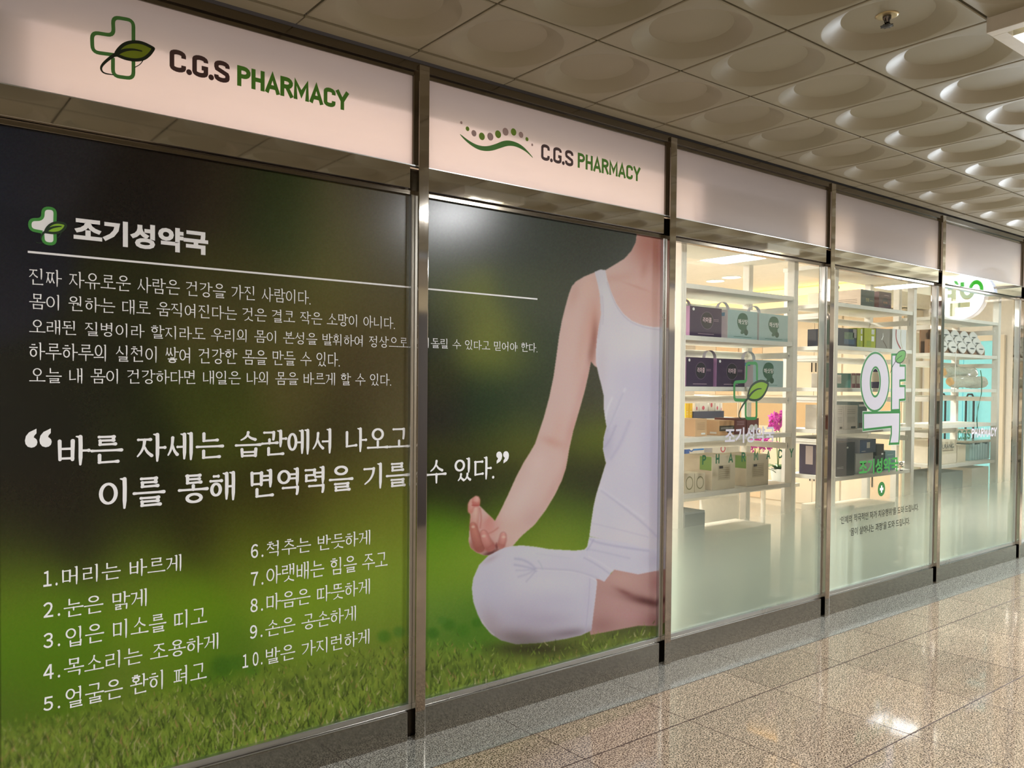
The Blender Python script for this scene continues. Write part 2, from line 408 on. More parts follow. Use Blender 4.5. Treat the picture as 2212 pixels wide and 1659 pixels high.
class Brush:
    def __init__(s, k): s.mb, s.tv, s.th, s.ox = MB(), .088 * k, .062 * k, 0.0
    def rib(s, pts, w, closed=False, cap=True): s.mb.ribbon([(x + s.ox, y) for x, y in pts], w, 0.0, closed, cap)
    def H(s, x0, x1, y, y2=None):            # thin level stroke, a little pressed at both ends
        y2 = y if y2 is None else y2; t = s.th
        s.rib([(x0, y), (x0 + (x1 - x0) * .12, y + (y2 - y) * .12), (x0 + (x1 - x0) * .8, y + (y2 - y) * .8), (x1, y2)], [t * 1.1, t * .85, t * .9, t * 1.35])
    def V(s, x, y1, y0):                      # thick upright with a slanted head
        t = s.tv; L = y1 - y0
        s.rib([(x, y1), (x + t * .05, y1 - L * .3), (x + t * .02, y0 + L * .25), (x - t * .04, y0)], [t * 1.0, t * .98, t * .95, t * .55])
        if L > .3: s.rib([(x - t * .95, y1 + .012), (x - t * .3, y1 - .005), (x + t * .15, y1 - .05)], [t * .35, t * .7, t * .6])
    def D(s, pts, w0, w1):
        p = chaikin(pts, 2); s.rib(p, list(np.linspace(w0, w1, len(p))))
    def O(s, b):
        x0, x1, y0, y1 = b; cx, cy, rx, ry = (x0 + x1) / 2, (y0 + y1) / 2, min((x1 - x0) / 2, .24), (y1 - y0) / 2
        a = np.linspace(math.pi / 2, 2.5 * math.pi, 25)[:-1]
        s.rib([(cx + rx * math.cos(t), cy + ry * math.sin(t)) for t in a], [s.th * (.95 + .35 * abs(math.cos(t))) for t in a], True, False)
    def jamo(s, c, b, side=False):
        x0, x1, y0, y1 = b; X = lambda u: x0 + (x1 - x0) * u; Y = lambda v: y0 + (y1 - y0) * v; tv, th = s.tv * .92, s.th
        if len(c) == 2 or c in _DBL:
            p, q = (c[0], c[1]) if len(c) == 2 else (_DBL[c],) * 2; m = (x0 + x1) / 2; g = (x1 - x0) * .04
            s.jamo(p, (x0, m - g, y0, y1), side); s.jamo(q, (m + g, x1, y0, y1), side); return
        def sieut(top, bot=0.0):
            s.D([(X(.50), Y(top)), (X(.46), Y(top * .62)), (X(.26), Y(bot + .24)), (X(0), Y(bot))], tv * 1.0, tv * .45); s.D([(X(.47), Y(top * .62)), (X(.66), Y(bot + .24)), (X(1), Y(bot + .02))], tv * .5, tv * 1.05)
        if c in 'ㄱㅋ':
            s.H(X(.02), X(.9), Y(.94))
            if side: s.D([(X(.9), Y(.95)), (X(.84), Y(.6)), (X(.55), Y(.25)), (X(.08), Y(0))], tv * 1.05, tv * .45)
            else: s.D([(X(.9), Y(.95)), (X(.9), Y(.4)), (X(.86), Y(0))], tv * 1.05, tv * .8)
            if c == 'ㅋ': s.H(X(.04), X(.8), Y(.5))
        elif c == 'ㄴ': s.rib([(X(.1), Y(1)), (X(.1), Y(.3)), (X(.1), Y(.08))], [tv, tv * .95, tv * .8]); s.H(X(.08), X(1), Y(.06), Y(.12))
        elif c in 'ㄷㅌ':
            s.H(X(.06), X(.94), Y(.95)); s.rib([(X(.12), Y(.95)), (X(.12), Y(.06))], [tv, tv * .85]); s.H(X(.1), X(1), Y(.04), Y(.09))
            if c == 'ㅌ': s.H(X(.12), X(.9), Y(.51))
        elif c == 'ㄹ':
            s.H(X(.06), X(.92), Y(.96)); s.rib([(X(.9), Y(.96)), (X(.88), Y(.54))], [tv, tv * .8]); s.H(X(.1), X(.9), Y(.52)); s.rib([(X(.12), Y(.52)), (X(.12), Y(.06))], [tv * .9, tv * .8]); s.H(X(.1), X(1), Y(.03), Y(.07))
        elif c == 'ㅁ':
            s.rib([(X(.08), Y(1)), (X(.1), Y(0))], [tv, tv * .85]); s.H(X(.08), X(.92), Y(.95)); s.rib([(X(.92), Y(.97)), (X(.9), Y(-.02))], [tv * 1.1, tv * .9]); s.H(X(.1), X(.9), Y(.06))
        elif c == 'ㅂ':
            s.rib([(X(.08), Y(1)), (X(.1), Y(0))], [tv, tv * .85]); s.rib([(X(.92), Y(1)), (X(.9), Y(-.02))], [tv * 1.1, tv * .9]); s.H(X(.1), X(.9), Y(.58)); s.H(X(.1), X(.9), Y(.06))
        elif c == 'ㅅ': sieut(1.0)
        elif c == 'ㅇ': s.O((X(.02), X(.98), Y(0), Y(1)))
        elif c == 'ㅈ': s.H(X(.06), X(.92), Y(.94)); sieut(.92)
        elif c == 'ㅊ': s.H(X(.34), X(.68), Y(1.04)); s.H(X(.06), X(.94), Y(.78)); sieut(.76)
        elif c == 'ㅍ':
            s.H(X(.04), X(.96), Y(.95)); s.H(X(0), X(1), Y(.05)); s.rib([(X(.32), Y(.93)), (X(.36), Y(.08))], [tv * .9, tv * .7]); s.rib([(X(.7), Y(.93)), (X(.66), Y(.08))], [tv * .9, tv * .7])
        elif c == 'ㅎ': s.H(X(.32), X(.68), Y(1.06)); s.H(X(.02), X(.98), Y(.80)); s.O((X(.12), X(.88), Y(0), Y(.64)))
    def syll(s, ch):
        k = ord(ch) - 0xAC00; c, v, j = _CH[k // 588], _JU[k % 588 // 28], _JO[k % 28]; fin = bool(j); t = s.tv; s.mb.lift = 0.0
        if fin: s.jamo(j, (.20, .86, .02, .30))
        if v in 'ㅏㅑㅓㅕㅣㅐㅒㅔㅖ':
            lo = .38 if fin else 0.0; hi = 1.0; mid = (lo + hi) / 2 + (.03 if fin else 0); two = v in 'ㅐㅒㅔㅖ'
            xr = .62 if two else (.72 if v in 'ㅏㅑ' else .78)
            right = {'ㅓ': .47, 'ㅕ': .47, 'ㅔ': .36, 'ㅖ': .36, 'ㅐ': .44, 'ㅒ': .44}.get(v, .52)
            s.jamo(c, (.04, right, .48 if fin else .20, .94 if fin else .86), True)
            s.V(xr, hi - (.02 if two else 0), lo + (.04 if two else 0))
            if two: s.V(.86, hi, lo)
            d = .10 if not fin else .08
            if v == 'ㅏ': s.H(xr, .98, mid)
            if v == 'ㅑ': s.H(xr, .98, mid + d); s.H(xr, .98, mid - d)
            if v == 'ㅓ': s.H(right + .0, xr, mid)
            if v == 'ㅕ': s.H(right - .0, xr, mid + d); s.H(right - .0, xr, mid - d)
            if v == 'ㅐ': s.H(xr, .86, mid)
            if v == 'ㅒ': s.H(xr, .86, mid + d); s.H(xr, .86, mid - d)
            if v == 'ㅔ': s.H(right + .02, xr, mid)
            if v == 'ㅖ': s.H(right + .02, xr, mid + d); s.H(right + .02, xr, mid - d)
        elif v in 'ㅗㅛㅜㅠㅡ':
            if fin: ib, y, tick = (.22, .78, .68, .98), .47, .14
            else: ib, y, tick = (.20, .80, .50, .96), .14, .26
            if v in 'ㅜㅠ':
                y = .52 if fin else .38; ib = (.22, .78, .68, .99) if fin else (.2, .8, .54, .98)
                dn = .36 if fin else 0.0
                for x in ((.5,) if v == 'ㅜ' else (.36, .64)): s.rib([(x, y), (x, dn)], [t * .95, t * .6])
            elif v in 'ㅗㅛ':
                for x in ((.5,) if v == 'ㅗ' else (.36, .64)): s.rib([(x, y + tick), (x, y)], [t * .9, t * .8])
                if fin: ib = (.24, .76, .70, .99)
            s.jamo(c, ib); s.H(.02, .98, y)
        else:
            y = .50 if fin else .22; base = {'ㅘ': 'ㅗ', 'ㅙ': 'ㅗ', 'ㅚ': 'ㅗ', 'ㅝ': 'ㅜ', 'ㅞ': 'ㅜ', 'ㅟ': 'ㅜ', 'ㅢ': 'ㅡ'}[v]
            if base == 'ㅜ': y += .10 if not fin else .03
            s.jamo(c, (.08, .52, y + (.20 if not fin else .16) if base == 'ㅗ' else y + .12, .97))
            s.H(0, .62, y, y + .02); lo = .36 if fin else 0.0
            if base == 'ㅗ': s.rib([(.3, y + .16), (.3, y)], [t * .85, t * .75])
            if base == 'ㅜ': s.rib([(.3, y), (.3, y - (.13 if fin else .26))], [t * .85, t * .55])
            s.V(.76, 1.0, lo); mid = (lo + 1) / 2
            if v in 'ㅘㅙ': s.H(.76, .98 if v == 'ㅘ' else .9, mid)
            if v in 'ㅝㅞ': s.H(.56, .76, y - .08)
            if v in 'ㅙㅞ': s.V(.92, 1.0, lo)
_ser = {}
def serif(text, weight=1.0):
    key = (text, weight)
    if key in _ser: return _ser[key]
    b = Brush(weight)
    for ch in text:
        if '가' <= ch <= '힣': b.syll(ch); b.ox += 1.06
        elif ch == ' ': b.ox += .42
        elif ch in '.,':
            b.mb.lift = 0; b.rib([(.07, .05)], .11 * weight ** .5)
            if ch == ',': b.D([(.09, .04), (.08, -.06), (.02, -.12)], .07, .02)
            b.ox += .3
    v = np.array(b.mb.v); lo, hi = v.min(0), v.max(0)
    _ser[key] = ((v[:, [0, 2]] - lo[[0, 2]]) / (hi - lo)[[0, 2]], b.mb.f, v[:, 1]); return _ser[key]

# ------------------------------------------------------------------ floor, ceiling, shell
POSTS = [.294, 1.947, 3.603, 5.259, 6.9046, 8.557, 10.21, 11.86]
PW = .0525; PZ = 2.931
FLOORM = granite('beige_granite', (176, 154, 130), (216, 196, 172), (64, 50, 44), (2.4213, .6818))
BORDERM = granite('grey_granite', (138, 137, 128), (184, 182, 172), (70, 70, 68), scale=170.0, rough=.12)
GROUT = mat('dark_grout', (66, 46, 40), .6)

fl = MB().quad((-4, -4.6, 0), (14.2, -4.6, 0), (14.2, -.2551, 0), (-4, -.2551, 0)).build('floor', FLOORM)
tag(fl, 'polished beige speckled granite floor of the corridor', 'floor', kind='structure')
g = MB()
for k in range(-9, 18):
    x = 2.4213 + .6818 * k
    g.box(x - .0016, x + .0016, -4.6, -.2551, .0, .0006)
for yy in [-.5628 - .6818 * k for k in range(6)]: g.box(-4, 14.2, yy - .0026, yy + .0026, 0, .0006)
g.build('floor_joints', GROUT, fl)
bd = MB().quad((-4, -.2551, 0), (14.2, -.2551, 0), (14.2, .1, 0), (-4, .1, 0)).build('trim_1', BORDERM)
tag(bd, 'grey granite border strip along the foot of the shopfront', 'floor border', kind='structure')
g = MB().box(-4, 14.2, -.2566, -.2536, 0, .0006)
for k in range(-3, 14):
    x = 1.60 + .80 * k; g.box(x - .001, x + .001, -.2551, 0, 0, .0006)
g.build('border_joints', GROUT, bd)

CEIL = mat('cream_ceiling_panel', (157, 150, 127), .42, spec=.45, var=.03, scale=4)
def ceiling():
    mb = MB(); seg = 40; gp = .005
    xs0 = XC - 11 * T; nx = 34; y0 = -.6001 + T
    D = .040
    rings = [(.455, 0.0), (.445, .002), (.322, D - .002), (.316, D), (0.0, D)]
    for j in range(8):
        for i in range(nx):
            x0 = xs0 + i * T; y1 = y0 - j * T; cx, cy = x0 + T / 2, y1 - T / 2
            if any(abs(cx - (fx + T / 2)) < .1 and (fy < cy < fy + 2 * T) for fx, fy in FIX): continue
            n0 = len(mb.v); h = T / 2 - gp
            # square rim with the same number of points as the rings
            def sqp(k):
                w = 2 * math.pi * k / seg; c, s_ = math.cos(w), math.sin(w); m_ = max(abs(c), abs(s_)); return c / m_, s_ / m_
            for z, hh in ((ZC + .02, h), (ZC + .003, h), (ZC, h - .003)):
                for k in range(seg):
                    a, b = sqp(k); mb.v.append((cx + a * hh, cy + b * hh, z))
            for (r, d) in rings[:-1]:
                for k in range(seg):
                    w = 2 * math.pi * k / seg; mb.v.append((cx + r * T * math.cos(w), cy + r * T * math.sin(w), ZC + d))
            nr = 3 + len(rings) - 1
            for q in range(nr - 1):
                for k in range(seg):
                    a, b = n0 + q * seg + k, n0 + q * seg + (k + 1) % seg
                    mb.f.append((a, a + seg, b + seg, b))
            mb.f.append(tuple(n0 + (nr - 1) * seg + k for k in reversed(range(seg))))
    return mb
ce = ceiling().build('ceiling', CEIL)
me = ce.data
nrm = np.array([p.normal.z for p in me.polygons])
me.polygons.foreach_set('use_smooth', [bool(abs(z) < .97) for z in nrm])
me.set_sharp_from_angle(angle=math.radians(24))
tag(ce, 'cream ceiling of square panels each pressed with a round dish', 'ceiling', kind='structure')
MB().quad((-4, -4.6, ZC + .06), (14.2, -4.6, ZC + .06), (14.2, .3, ZC + .06), (-4, .3, ZC + .06)).build('ceiling_grid', mat('ceiling_void', (52, 44, 34), .8), ce)
eg = MB()
for i in range(34):
    x = XC - 11 * T + i * T
    eg.box(x + .003, x + T - .003, -.077, -.004, ZC - .004, ZC + .01)
e = eg.build('trim_2', CEIL); tag(e, 'narrow cream edging strip between ceiling and shopfront', 'ceiling edging', kind='structure')

# the other sides of the corridor
WALLM = mat('beige_wall', (176, 160, 140), .5)
w = MB().quad((-4, -4.6, 0), (-4, -4.6, ZC), (14.2, -4.6, ZC), (14.2, -4.6, 0)).build('wall_front', WALLM)
tag(w, 'beige wall across the corridor behind the viewer', 'wall', kind='structure')
w = MB().quad((-4, -4.6, 0), (-4, .1, 0), (-4, .1, ZC), (-4, -4.6, ZC)).build('wall_left', WALLM)
tag(w, 'beige wall closing the left end of the corridor', 'wall', kind='structure')
w = MB().quad((14.2, -4.6, 0), (14.2, -4.6, ZC), (14.2, .1, ZC), (14.2, .1, 0)).build('wall_end', mat('sage_end_wall', (96, 104, 96), .5)); tag(w, 'dull sage wall closing the far end of the corridor', 'wall', kind='structure')
op = thing('shop_partition', 'dark plum shop partition across the corridor, seen only as a reflection in the steel posts', 'partition', (5.2, -4.5, 0))
MB().box(2.2, 13.6, -4.59, -4.5, 0, 2.35).build('panel', mat('plum_board', (58, 48, 48), .4), op)
MB().box(3.0, 6.2, -4.5, -4.49, 2.36, 2.62).build('fascia', mat('cream_board', (196, 180, 150), .4), op)

# ------------------------------------------------------------------ the steel posts
ORD = ['first', 'second', 'third', 'fourth', 'fifth', 'sixth', 'seventh']
between = [None, 'left of the yoga poster and right of the headline poster', 'between the yoga poster and the first clear window',
           'between the window with the large cross and the window with the large green outlined letter',
           'right of the window with the large green outlined letter', 'at the far end of the shopfront beside the insoles', 'last one far right', 'beyond']
for i, x in enumerate(POSTS):
    p = MB().box(x, x + PW, 0, .085, .0, PZ).build('steel_post', STEEL_POST, bevel=.0025)
    lab = 'polished steel post ' + (between[i] or 'at the near left edge of the headline poster')
    if i == 6: lab = 'polished steel post one bay past the far end of the insole window'
    if i == 7: lab = 'polished steel post two bays past the far end of the insole window'
    tag(p, lab, 'post', 'steel shopfront posts', kind='structure')
hd = MB()
hd.box(-.5, 12, .012, .09, 2.905, 2.94).box(-.5, 12, .024, .09, 2.885, 2.905)
o = hd.build('trim_3', JAMB, bevel=.001); tag(o, 'dark steel head rail along the top of the shopfront', 'rail', kind='structure')

MILK = milk_panel('milk_white_panel', (236, 226, 224), .5)
FILM = [glass_film('clear_glass_with_film', 1.0, .40, .92, .02)]
BAND_Z0, BAND_Z1, KICK = 2.397, 2.497, .128
GY = .05
bays = []
for i in range(6):
    xa, xb = POSTS[i] + PW, POSTS[i + 1]
    win = thing('window_%d' % (i + 1), ['glazed bay behind the headline poster', 'glazed bay behind the yoga poster', 'shop window with large cross and leaf decal',
                'shop window with the big outlined letter decal', 'shop window full of insoles and wrapped bundles', 'shop window past the last post in view'][i], 'window', ((xa + xb) / 2, .05, 0), kind='structure')
    gl = MB().quad((xa - .02, GY, KICK), (xb + .02, GY, KICK), (xb + .02, GY, BAND_Z0), (xa - .02, GY, BAND_Z0))
    if i >= 2: gl.build('glass_pane', FILM[0], win)
    fr = MB()
    fr.box(xa, xb, .03, .07, KICK, KICK + .026)                          # sill bead
    fr.box(xb - .017, xb, .03, .07, KICK + .026, BAND_Z0 - .02)           # right bead
    fr.box(xa, xa + .017, .03, .07, KICK + .026, BAND_Z0 - .02)
    fr.build('glazing_bead', ALU, win, bevel=.003)
    MB().box(xa, xb, .034, .07, BAND_Z0 - .022, BAND_Z0 - .001).build('head_bead', JAMB, win, bevel=.002)
    bn = MB().box(xa, xb - .037, .012, .07, BAND_Z0, BAND_Z1).build('transom', STEEL, win, bevel=.0015)
    MB().box(xb - .037, xb, .06, .075, BAND_Z0 - .02, BAND_Z1 + .0).build('transom_gap', GAP, win)
    MB().box(xa, xb - .033, .012, .07, 0.0, KICK).build('kick_plate', STEEL_KICK, win, bevel=.0015)
    MB().box(xb - .033, xb, .05, .075, 0, KICK).build('kick_gap', GAP, win)
    bays.append((xa, xb, win))

def fascia(i, label):
    xa, xb, _ = bays[i]
    s = thing('fascia_panel', label, 'sign panel', ((xa + xb) / 2, .03, BAND_Z1), 'fascia panels over the windows')
    MB().quad((xa, .03, BAND_Z1 - .002), (xb, .03, BAND_Z1 - .002), (xb, .03, 2.888), (xa, .03, 2.888)).build('panel', MILK, s)
    MB().box(xa, xb, .014, .04, BAND_Z1 - .001, BAND_Z1 + .004).build('bottom_edge', ALU, s)
    MB().box(xb - .018, xb, .02, .05, BAND_Z1 + .004, 2.886).build('side_trim', JAMB, s)
    return s
fas = [fascia(0, 'white fascia panel with large cross and leaf emblem and pharmacy lettering'),
       fascia(1, 'white fascia panel with green wave and dots emblem over the yoga poster'),
       fascia(2, 'blank white fascia panel over the window with the large cross'),
       fascia(3, 'blank white fascia panel over the window with the big outlined letter'),
       fascia(4, 'blank bluish white fascia panel at the far end over the insole window'),
       fascia(5, 'blank white fascia panel beyond the last post in view')]

# lettering and emblems on the fascia panels
def Z1(pts): return [(x / 2.3284, y / 2.3284) for x, y in pts]
def emblem(parent, y, cross, leaf, vein, stem, wave, cmat, lmat, dmat, wcross, wleaf, fillmat=None, fillpoly=None):
    if fillpoly is not None:
        MB().poly(fillet(W2(fillpoly, y), .02, True), y - .0002).build('cross_fill', fillmat, parent, tri=True)
    mb = MB()
    for pl in cross: mb.ribbon(fillet(W2(pl, y), .022), wcross, y - .0006)
    mb.build('cross_outline', cmat, parent)
    lf = chaikin(W2(leaf, y), 2, True)
    # keep base and tip pointed by adding them back
    mb = MB(); mb.poly(lf, y - .0010); mb.build('leaf', lmat, parent, tri=True)
    mb = MB(); mb.ribbon(lf, wleaf, y - .0014, closed=True)
    if vein:
        n = len(vein); mb.ribbon(chaikin(W2(vein, y), 2), list(np.linspace(wleaf * 1.2, wleaf * .3, len(chaikin(vein, 2)))), y - .0014)
    st = chaikin(W2(stem, y), 2); mb.ribbon(st, list(np.linspace(wleaf * 1.1, wleaf * .25, len(st))), y - .0014)
    for wv in wave: mb.ribbon(chaikin(W2(wv, y), 2), wleaf * .25, y - .0014)
    mb.build('leaf_outline', dmat, parent)

FY = .0292
emblem(fas[0], FY, [Z1([(671, 210), (671, 103), (567, 85), (572, 180), (462, 162), (465, 262), (585, 278)]), Z1([(568, 290), (568, 382), (671, 396), (671, 305)])],
       Z1([(580, 274), (592, 252), (622, 222), (665, 210), (715, 214), (770, 242), (772, 246), (752, 275), (722, 298), (680, 304), (632, 296), (600, 283)]),
       Z1([(590, 268), (625, 252), (670, 248), (715, 258)]), Z1([(592, 266), (545, 297), (512, 328), (506, 350), (522, 370), (570, 377)]),
       [Z1([(720, 302), (705, 325), (676, 340)])], mat('emblem_green', (78, 136, 66), .45), OLIVE_VINYL, mat('near_black_green', (22, 34, 16), .45), .0125, .011)
caps_px('lettering', 'C.G.S', Z1([(853, 250)])[0] + (360 / 2.3284,), Z1([(1155, 307)])[0] + (417 / 2.3284,), FY - .0006, BROWN_VINYL, fas[0], stroke=.21, gap=.17, letter=.36)
caps_px('lettering', 'PHARMACY', Z1([(1193, 330)])[0] + (434 / 2.3284,), Z1([(1753, 462)])[0] + (556 / 2.3284,), FY - .0006, SIGN_GREEN, fas[0], stroke=.215, gap=.19, letter=.36)
def Z5(x, y): return (x / 3.607 + 880, y / 3.607 + 100)
up = [(410, 682), (470, 730), (540, 770), (610, 782), (680, 765), (740, 738), (790, 732), (850, 748), (900, 778), (945, 825), (980, 868)]
lo = [(975, 870), (930, 826), (880, 796), (830, 777), (780, 775), (720, 795), (660, 815), (600, 818), (540, 802), (470, 755), (408, 690)]
MB().poly(chaikin(W2([Z5(*p) for p in up + lo], FY), 2, True), FY - .0006).build('wave', mat('wave_green', (72, 140, 44), .45), fas[1], tri=True)
for k, (x, y, r) in enumerate([(420, 595, 10), (468, 643, 16), (518, 678, 22), (580, 702, 26), (646, 704, 27), (706, 686, 27), (764, 666, 27), (827, 668, 25), (885, 690, 21), (931, 724, 14), (972, 768, 9)]):
    c = onY(*Z5(x, y), FY); rr = abs(onY(*Z5(x, y - r * 1.12), FY)[2] - c[2])
    MB().poly([(c[0] + rr * math.cos(2 * math.pi * q / 24), c[2] + rr * math.sin(2 * math.pi * q / 24)) for q in range(24)], FY - .0006).build('dot', TAUPE_VINYL if k % 2 == 0 else LEAF_VINYL, fas[1])
def Z5t(x, a, b): return Z5(x, a) + (Z5(x, b)[1],)
caps_px('lettering', 'C.G.S', Z5t(1043, 763, 890), Z5t(1293, 812, 936), FY - .0006, BROWN_VINYL, fas[1], stroke=.19, gap=.17, letter=.36)
caps_px('lettering', 'PHARMACY', Z5t(1328, 832, 950), Z5t(1815, 942, 1052), FY - .0006, SIGN_GREEN, fas[1], stroke=.195, gap=.19, letter=.36)


# ------------------------------------------------------------------ the printed posters (the print is painted here as a picture, then held as vertex colours)
PH, PWD = 1900, 1480
rng = np.random.default_rng(5)
def blur(a, s):
    if s <= 0: return a
    n = max(1, int(s * 2.5)); k = np.exp(-.5 * (np.arange(-n, n + 1) / s) ** 2); k /= k.sum()
    for ax in (0, 1):
        p = [(0, 0)] * a.ndim; p[ax] = (n, n); q = np.pad(a, p, mode='edge'); o = np.zeros_like(a)
        for i, w in enumerate(k):
            sl = [slice(None)] * a.ndim; sl[ax] = slice(i, i + a.shape[ax]); o += w * q[tuple(sl)]
        a = o
    return a
def smooth_field(samples, W, H, step, sig):
    """smooth colour field through scattered samples (x, y, r, g, b)"""
    gx, gy = np.meshgrid(np.arange(0, W + step, step), np.arange(0, H + step, step))
    S = np.array(samples, float); acc = np.zeros(gx.shape + (3,)); ws = np.zeros(gx.shape)
    for x, y, r_, g_, b_ in S:
        d2 = ((gx - x) ** 2 + (gy - y) ** 2) / sig ** 2
        w = np.exp(-d2) + 1e-4 / (1 + d2) ** 2
        acc += w[..., None] * np.array([r_, g_, b_]); ws += w
    f = acc / ws[..., None]
    yy, xx = np.mgrid[0:H, 0:W] / step
    x0, y0 = xx.astype(int), yy.astype(int); fx, fy = (xx - x0)[..., None], (yy - y0)[..., None]
    return (f[y0, x0] * (1 - fx) * (1 - fy) + f[y0, x0 + 1] * fx * (1 - fy) + f[y0 + 1, x0] * (1 - fx) * fy + f[y0 + 1, x0 + 1] * fx * fy)
LEFT = [(20, 300, 24, 27, 36), (20, 600, 20, 22, 29), (20, 900, 14, 16, 12), (150, 320, 30, 30, 34), (350, 360, 26, 21, 17), (480, 420, 38, 32, 22), (300, 420, 18, 16, 14), (600, 430, 34, 44, 20),
        (640, 500, 38, 50, 22), (720, 480, 84, 80, 46), (780, 430, 70, 66, 52), (850, 450, 66, 62, 54), (740, 560, 82, 80, 38), (820, 560, 58, 54, 32), (850, 680, 72, 66, 36), (865, 820, 76, 70, 44),
        (870, 950, 84, 78, 52), (780, 800, 58, 50, 30), (500, 600, 44, 44, 20), (300, 650, 30, 32, 13), (450, 700, 66, 62, 32), (560, 640, 62, 60, 30), (650, 700, 74, 70, 34), (200, 800, 20, 22, 10), (450, 850, 46, 52, 18),
        (650, 850, 70, 66, 34), (100, 900, 14, 16, 9), (300, 950, 24, 28, 10), (500, 950, 56, 62, 20), (750, 930, 44, 40, 22), (800, 1010, 68, 66, 28), (100, 1090, 17, 15, 9), (300, 1090, 22, 22, 9), (550, 1080, 36, 33, 13),
        (750, 1070, 64, 58, 24), (60, 1180, 30, 32, 12), (200, 1150, 22, 22, 10), (420, 1140, 34, 32, 12), (640, 1110, 52, 46, 18), (300, 1190, 50, 56, 15), (550, 1150, 62, 64, 18), (800, 1100, 80, 82, 26), (60, 1265, 80, 102, 18), (300, 1250, 90, 118, 20), (550, 1200, 90, 112, 22),
        (750, 1160, 100, 120, 30), (860, 1110, 108, 120, 40), (100, 1350, 70, 106, 8), (400, 1330, 86, 120, 12), (650, 1250, 104, 132, 24), (840, 1220, 118, 142, 42), (100, 1450, 66, 98, 8), (400, 1420, 84, 112, 18),
        (650, 1350, 100, 128, 30), (830, 1310, 100, 126, 36), (480, 1440, 58, 90, 16), (40, 1560, 66, 88, 22), (300, 1520, 80, 100, 28), (600, 1470, 84, 102, 30), (800, 1420, 88, 104, 34)]
RIGHT = [(940, 460, 58, 60, 54), (1000, 500, 54, 58, 52), (1150, 520, 48, 54, 48), (1300, 540, 46, 50, 44), (940, 600, 56, 62, 48), (1000, 650, 96, 104, 48), (1050, 720, 102, 108, 50), (1130, 640, 58, 66, 48),
         (1200, 640, 50, 54, 44), (960, 700, 34, 38, 30), (1080, 780, 88, 96, 38), (1150, 740, 42, 50, 34), (960, 850, 40, 42, 20), (1060, 850, 24, 38, 22), (1120, 880, 28, 40, 24), (960, 910, 26, 22, 26), (1050, 910, 20, 38, 18),
         (1150, 860, 32, 40, 26), (960, 980, 50, 54, 16), (1060, 960, 62, 62, 18), (1130, 930, 80, 84, 22), (1180, 880, 46, 54, 28), (1240, 900, 46, 44, 26), (1285, 850, 50, 50, 36), (1270, 960, 82, 96, 10), (1240, 1020, 30, 30, 12), (1290, 1030, 30, 28, 12),
         (1270, 1075, 24, 24, 10), (950, 1050, 26, 28, 12), (1010, 1060, 30, 30, 13), (1090, 1050, 34, 36, 14), (1200, 1085, 44, 56, 14), (960, 1140, 76, 114, 16), (1100, 1120, 74, 100, 18), (1230, 1130, 92, 116, 22), (1270, 1120, 66, 96, 8), (1200, 1170, 100, 120, 32), (960, 1250, 92, 124, 26), (1010, 1210, 100, 128, 34),
         (960, 1330, 92, 120, 46), (980, 1360, 50, 86, 22), (1030, 1355, 60, 100, 20), (960, 1440, 84, 108, 32), (1100, 1440, 80, 92, 34), (1250, 1420, 74, 84, 34), (1400, 1370, 60, 66, 30)]
IMG = np.empty((PH, PWD, 3))
IMG[:, :] = smooth_field(LEFT, PWD - 1, PH - 1, 12, 85)[0, 0]
fL = smooth_field(LEFT, PWD, PH, 12, 88); fR = smooth_field(RIGHT, PWD, PH, 12, 62)
IMG[:, :912] = fL[:, :912]; IMG[:, 912:] = fR[:, 912:]
YY, XX = np.mgrid[0:PH, 0:PWD].astype(np.float32)

def vnoise(W, H, sx, sy, seed):
    r = np.random.default_rng(seed); gw, gh = int(W / sx) + 3, int(H / sy) + 3; g_ = r.random((gh, gw))
    y, x = np.mgrid[0:H, 0:W]; x = x / sx; y = y / sy; x0, y0 = x.astype(int), y.astype(int); fx, fy = x - x0, y - y0
    fx, fy = fx * fx * (3 - 2 * fx), fy * fy * (3 - 2 * fy)
    return g_[y0, x0] * (1 - fx) * (1 - fy) + g_[y0, x0 + 1] * fx * (1 - fy) + g_[y0 + 1, x0] * (1 - fx) * fy + g_[y0 + 1, x0 + 1] * fx * fy

def mask_poly(P, ss=0.8):
    P = np.array(P, float); x0, x1 = int(max(0, P[:, 0].min() - 4)), int(min(PWD, P[:, 0].max() + 5)); y0, y1 = int(max(0, P[:, 1].min() - 4)), int(min(PH, P[:, 1].max() + 5))
    if x1 <= x0 or y1 <= y0: return None
    yy, xx = np.mgrid[y0:y1, x0:x1] + .5; ins = np.zeros(yy.shape, bool); n = len(P)
    for i in range(n):
        (ax, ay), (bx, by) = P[i], P[(i + 1) % n]
        if ay == by: continue
        c = ((ay > yy) != (by > yy)) & (xx < (bx - ax) * (yy - ay) / (by - ay) + ax); ins ^= c
    return (slice(y0, y1), slice(x0, x1)), blur(ins.astype(float), ss)
def comp(sl, a, col):
    IMG[sl] = IMG[sl] * (1 - a[..., None]) + np.array(col, float) * a[..., None]
def fillp(P, col, ss=.8, alpha=1.0):
    m = mask_poly(P, ss)
    if m: comp(m[0], m[1] * alpha, col)
    return m
def shade(m, spots):
    """soft tonal patches of the print inside a mask: (x, y, rx, ry, angle, (r, g, b), alpha)"""
    sl, a = m; xx, yy = XX[sl], YY[sl]
    for x, y, rx, ry, an, col, al in spots:
        t = math.radians(an); dx, dy = xx - x, yy - y; u, v = dx * math.cos(t) + dy * math.sin(t), -dx * math.sin(t) + dy * math.cos(t)
        comp(sl, a * al * np.exp(-(u / rx) ** 2 - (v / ry) ** 2), col)
